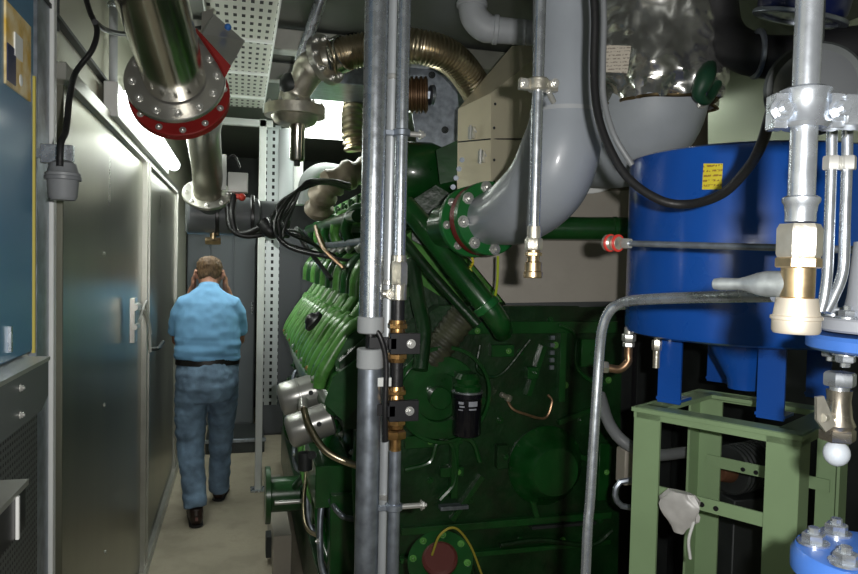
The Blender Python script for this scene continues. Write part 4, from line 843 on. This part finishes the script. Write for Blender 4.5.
t = thing('cleat_bracket', PD(620, 490, 2.4), 'worn metal cleat on a dark beam left of the green stand', 'bracket')
B().tube(pathpx([(640, 480, 2.3), (620, 482, 2.3), (615, 495, 2.3), (622, 506, 2.3), (640, 508, 2.3)]), .010, 8, 2).make('cleat', galv_dull, t); B().box(PD(632, 465, 2.4), (.09, .06, .12)).make('block', taupe, t)
def backdrop_box(lab, x0, x1, ya, yb, z1):  # added black boxes, standing in for the darkness behind the stand
    t = thing('dark_backdrop', ((x0+x1)/2, (ya+yb)/2, 0), lab, 'cabinet')
    B().box(((x0+x1)/2, (ya+yb)/2, z1/2), (x1-x0, yb-ya, z1)).make('body', blackp, t)
    if x1-x0 > yb-ya:
        for k in (0, 1): B().box((x0+(x1-x0)*(.25+.5*k), ya-.008, z1/2), ((x1-x0)/2-.03, .016, z1-.08)).make('door', darkm, t)
    else:
        for k in (0, 1): B().box((x0-.008, ya+(yb-ya)*(.25+.5*k), z1/2), (.016, (yb-ya)/2-.03, z1-.08)).make('door', darkm, t)
backdrop_box('added black box darkening the gap between the engine end and the green stand', 1.68, 2.16, 3.12, 3.5, 1.5)
backdrop_box('added black double-door box darkening the right wall behind the green stand', 2.2, 2.6, 1.6, 3.5, 1.62)
t = thing('pump_motor', PD(750, 470, 2.9), 'dark pump with a dull copper end seen through the green stand', 'pump')
c = PD(728, 470, 2.55); b = B(); ecyl(b, c, c+V((.22, .06, 0)), .09, .008, 10); b.make('motor', darkm, t); B().cyl(c, c+V((-.06, -.025, 0)), .045, .03).make('pump_head', mat('dim_copper', (.20, .09, .05), .5, .5), t)
B().box(c+V((.1, .03, -c.z/2-.05)), (.2, .14, c.z-.1)).make('plinth', darkm, t)

# horizontal capillary tube across the tank
t = thing('capillary_tube', PD(612, 243, 1.72), 'thin horizontal steel tube with red banded end nut across the blue tank', 'tube')
a = PD(612, 243, 1.52); c = PD(862, 250, 1.10); dv = (c-a).normalized()
B().tube([a+dv*.03, c], R(3.2, 1.4), 14, 0).make('tube', galv_dull, t)
B().lathe(a-dv*.018, dv, [(0, .012), (.004, .018), (.014, .018), (.02, .013), (.03, .018), (.038, .014)], 20).make('end_nut', cast, t)
B().ring(a-dv*.008, dv, .012, .0195, .006, 20).ring(a+dv*.014, dv, .012, .019, .005, 20).make('red_band', mat('signal_red', (.6, .04, .03), .4), t)
B().hexn(a+dv*.03, dv, .012, .02).make('hex_nut', boltm, t)
# bent galvanised handrail tube
t = thing('bent_rail', PD(600, 450, 1.3), 'bent galvanised tube rising from the floor and turning right over the green stand', 'rail')
bp = pathpx([(582, 620, 1.30), (586, 565, 1.30), (590, 500, 1.30), (595, 420, 1.30), (599, 360, 1.30), (602, 330, 1.29), (609, 312, 1.28), (622, 303, 1.26), (645, 299.5, 1.2), (690, 297.5, 1.12), (745, 296, 1.0), (775, 295.5, .95)])
q0 = bp[0]; bp = [V((q0.x-.002, q0.y, 0)), V((q0.x, q0.y, .5))]+bp[1:]
B().tube(bp, R(5.1, 1.28), 22, 6).make('tube', galv, t)
B().cyl((bp[0].x, bp[0].y, 0), (bp[0].x, bp[0].y, .012), .05).make('foot_plate', galv_dull, t)

# ================================================================ RIGHT FOREGROUND: near galvanised pipe
t = thing('riser_pipe', PD(800, 150, .72), 'bright near galvanised pipe at the right with clamp, brass hex union and side nozzle', 'pipe')
xs_, ys_ = vpipe(797.5, 287, .70); rS = R(12.6, .70); zs = lambda py: PY(800, py, ys_).z
px_ = lambda py: V((xs_, ys_, zs(py)))
B().cyl((xs_, ys_, CE), px_(200), rS, seg=40).make('pipe', galv, t)
B().lathe(px_(222), Z, [(0, R(17, .585)), (.008, R(17, .585)), (zs(205)-zs(222), R(18.5, .585)), (zs(202)-zs(222), R(21, .585)), (zs(198)-zs(222), R(21, .585)), (zs(196)-zs(222), R(17, .585))], 40).make('socket', galv, t)
B().hexn(px_(258), Z, R(25.5, .585), zs(224)-zs(258)).make('hex_nut', cast, t)
B().hexn(px_(268), Z, R(26, .585), zs(257)-zs(268)).cyl(px_(298), px_(266), R(19, .585)).make('brass_body', brass, t)
B().lathe(px_(333), Z, [(0, R(25, .585)), (.003, R(27, .585)), (zs(320)-zs(333), R(27, .585)), (zs(319)-zs(333), R(29, .585)), (zs(316)-zs(333), R(29, .585)), (zs(315)-zs(333), R(26, .585)), (zs(298)-zs(333), R(23, .585))], 40).make('end_cap', mat('pale_brass', (.66, .60, .50), .4, .7, var=.1), t)
n0 = px_(284); nd = (PD(715, 284, .76)-n0).normalized(); Ln = (PD(712, 284, .76)-n0).length
B().lathe(n0, nd, [(0, R(16, .585)), (Ln*.35, R(16, .585)), (Ln*.45, R(14, .585)), (Ln*.6, R(9, .585)), (Ln*.68, R(7.5, .585)), (Ln*.9, R(8.2, .585)), (Ln*.98, R(7, .585)), (Ln, R(4, .585))], 28).make('side_nozzle', mat('cast_grey', (.42, .46, .48), .35, .8, var=.2, vscale=60), t)
cz = px_(112)
B().lathe(cz-Z*.016, Z, [(0, rS), (0, R(24, .585)), (.004, R(30, .585)), (.01, R(25, .585)), (.032, R(25, .585)), (.037, R(29, .585)), (.040, R(22, .585)), (.040, rS)], 40).make('clamp', galv, t)
for s in (-1, 1): B().box(cz+RIGHT*s*R(33, .585), (R(16, .585), .02, .034), rz=math.atan2(RIGHT.y, RIGHT.x)).bolt(cz+RIGHT*s*R(34, .585)-FWD*.01, -FWD, .0085).make('clamp_lug', galv, t)
B().box(cz+RIGHT*R(60, .585)+FWD*.0, (R(42, .585), .03, .03), rz=math.atan2(RIGHT.y, RIGHT.x)).make('clamp_arm', galv, t)
t = thing('gauge_disc', PD(810, 95, .95), 'round glass-fronted disc behind the near pipe clamp', 'gauge')
c = PD(812, 92, .95); dn = (-FWD*.8-RIGHT*.3).normalized()
B().lathe(c, dn, [(0, .03), (0, .060), (.02, .062), (.024, .058), (.024, .052)], 40, True).make('rim', darkm, t); B().lathe(c+dn*.020, dn, [(0, .050), (.004, .050), (.010, .035), (.012, .01)], 36).make('face', mat('gauge_face', (.16, .17, .18), .15, .6), t)
B().cyl(c, c+UP*.9, .012).make('hanger', darkm, t)
# thin twin tubes behind it
for k, (px, lab) in enumerate(((829.5, 'thin bright steel tube just right of the near pipe'), (845, 'thin bright steel tube at the right edge, bending left at its foot'))):
    t = thing('steel_tube', PD(px, 230, .85), lab, 'tube')
    ptz = [PD(px+3, 100, .85), PD(px+2, 160, .85), PD(px, 220, .85), PD(px-2, 270, .85), PD(px-5-6*k, 296, .85), PD(px-9-10*k, 312, .85)]
    B().tube(ptz, R(5.2, .85), 16).make('tube', galv, t); B().hexn(PD(px+2, 170, .85), Z, R(8.5, .85), R(14, .85)).make('nut', boltm, t)
    B().cyl(PD(px+2, 160, .85), PD(px+2, 138, .85), R(5, .85)).make('upper_stub', galv_dull, t)
# blue flanged assembly at the right edge
def flange_stack(name, lab, cx_, cy_, d, r, h, nb, m):
    t = thing(name, PD(cx_, cy_, d), lab, 'flange'); c = PD(cx_, cy_, d)
    B().lathe(c, Z, [(0, r*.5), (0, r-.006), (.004, r), (h-.006, r), (h-.001, r-.004), (h, r*.5)], 56).make('disc', m, t); return t, c
t, c = flange_stack('blue_flange', 'worn blue pipe flange at the right edge below the twin steel tubes', 884, 352, .92, .092, .022, 8, blue_l)
B().ring(c+Z*.026, Z, .04, .078, .018, 48).lathe(c+Z*.044, Z, [(0, .05), (.03, .045), (.10, .04)], 36).make('grey_counter_flange', mat('grey_cast', (.36, .38, .42), .5, .2, var=.1), t)
u_ = (-RIGHT*.9-FWD*.4).normalized()
for ang in range(6):
    a_ = ang*PI/3; q = c+V((math.cos(a_)*.062, math.sin(a_)*.062, 0)); B().bolt(q+Z*.044, Z, .011).make('bolt', galv, t); B().bolt(q-Z*.001, -Z, .012).make('nut', galv, t)
t = thing('drain_valve', PD(838, 440, .95), 'small nickel drain valve with white rounded end hanging under the blue flange', 'valve')
v0 = PD(840, 376, .92)
vz = lambda py: PD(840, py, .92).z; q = lambda py: V((v0.x, v0.y, vz(py)))
B().hexn(q(386), Z, R(15, .92), vz(372)-vz(386)).cyl(q(392), q(384), R(9, .92)).make('nut', galv, t)
B().lathe(q(440), Z, [(0, R(12, .92)), (.012, R(13, .92)), (.02, R(16, .92)), (.03, R(13, .92)), (vz(400)-vz(440), R(11, .92)), (vz(390)-vz(440), R(12, .92))], 28).hexn(q(441), Z, R(17, .92), .016).make('body', mat('nickel', (.55, .50, .42), .25, .95, var=.15, vscale=40), t)
B().ball(q(454), R(12.5, .92), 24, (1, 1, 1.05)).make('end_bulb', mat('pale_bulb', (.55, .60, .66), .35, .2), t)
B().prism([PD(817, 397, .90), PD(824, 396, .90), PD(836, 425, .90), PD(826, 432, .90), PD(817, 420, .90)], FWD*.006).cyl(PD(822, 418, .90), PD(836, 416, .92), .006).make('lever', cast, t)
t = thing('bottom_flange', PD(856, 560, .85), 'blue bolted flange in the lower right corner', 'flange')
c = PD(868, 556, .80)
B().lathe(c-Z*.03, Z, [(0, .05), (0, .074), (.006, .079), (.024, .079), (.032, .074), (.034, .06), (.034, .02)], 56).make('disc', blue_l, t)
B().cyl(c-Z*.03, V((c.x, c.y, 0)), .045).make('pipe', blue_l, t)
for k in range(6): a_ = k*PI/3+.35; B().bolt(c+V((math.cos(a_)*.055, math.sin(a_)*.055, .004)), Z, .013).make('bolt', galv, t)

# dim blue valves and pipes under the ceiling at the right
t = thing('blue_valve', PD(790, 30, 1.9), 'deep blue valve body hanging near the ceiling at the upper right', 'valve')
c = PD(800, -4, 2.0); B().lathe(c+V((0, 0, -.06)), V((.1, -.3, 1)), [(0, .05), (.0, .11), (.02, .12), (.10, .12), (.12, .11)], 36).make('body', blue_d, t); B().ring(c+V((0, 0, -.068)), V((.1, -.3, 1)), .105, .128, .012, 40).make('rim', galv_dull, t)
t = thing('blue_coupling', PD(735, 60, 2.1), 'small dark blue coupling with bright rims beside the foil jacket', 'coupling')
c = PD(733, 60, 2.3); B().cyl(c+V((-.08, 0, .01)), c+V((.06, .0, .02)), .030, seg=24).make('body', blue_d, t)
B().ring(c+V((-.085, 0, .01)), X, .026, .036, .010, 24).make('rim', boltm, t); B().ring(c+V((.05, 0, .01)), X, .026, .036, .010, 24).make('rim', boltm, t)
t = thing('black_duct', PD(750, 40, 2.2), 'black lagged pipe crossing under the ceiling at the upper right', 'pipe')
B().tube(pathpx([(715, -20, 2.3), (722, 30, 2.3), (745, 52, 2.2), (790, 58, 2.1), (850, 50, 2.0), (900, 48, 1.9)]), .065, 20).make('pipe', mat('black_lagging', (.02, .02, .022), .5), t)
b = B()
for px in (755, 800, 835): b.ring(PD(px, 54, 2.14), V((1, -.4, 0)), .06, .075, .012, 24)
b.make('band', galv_dull, t)

sc_ = bpy.context.scene
sc_.view_settings.view_transform = 'Standard'; sc_.view_settings.look = 'None'; sc_.view_settings.gamma = 1; sc_.view_settings.use_curve_mapping = False
sc_.view_settings.exposure = 0.0
for o in bpy.data.objects:
    if '_o' in o: del o['_o']
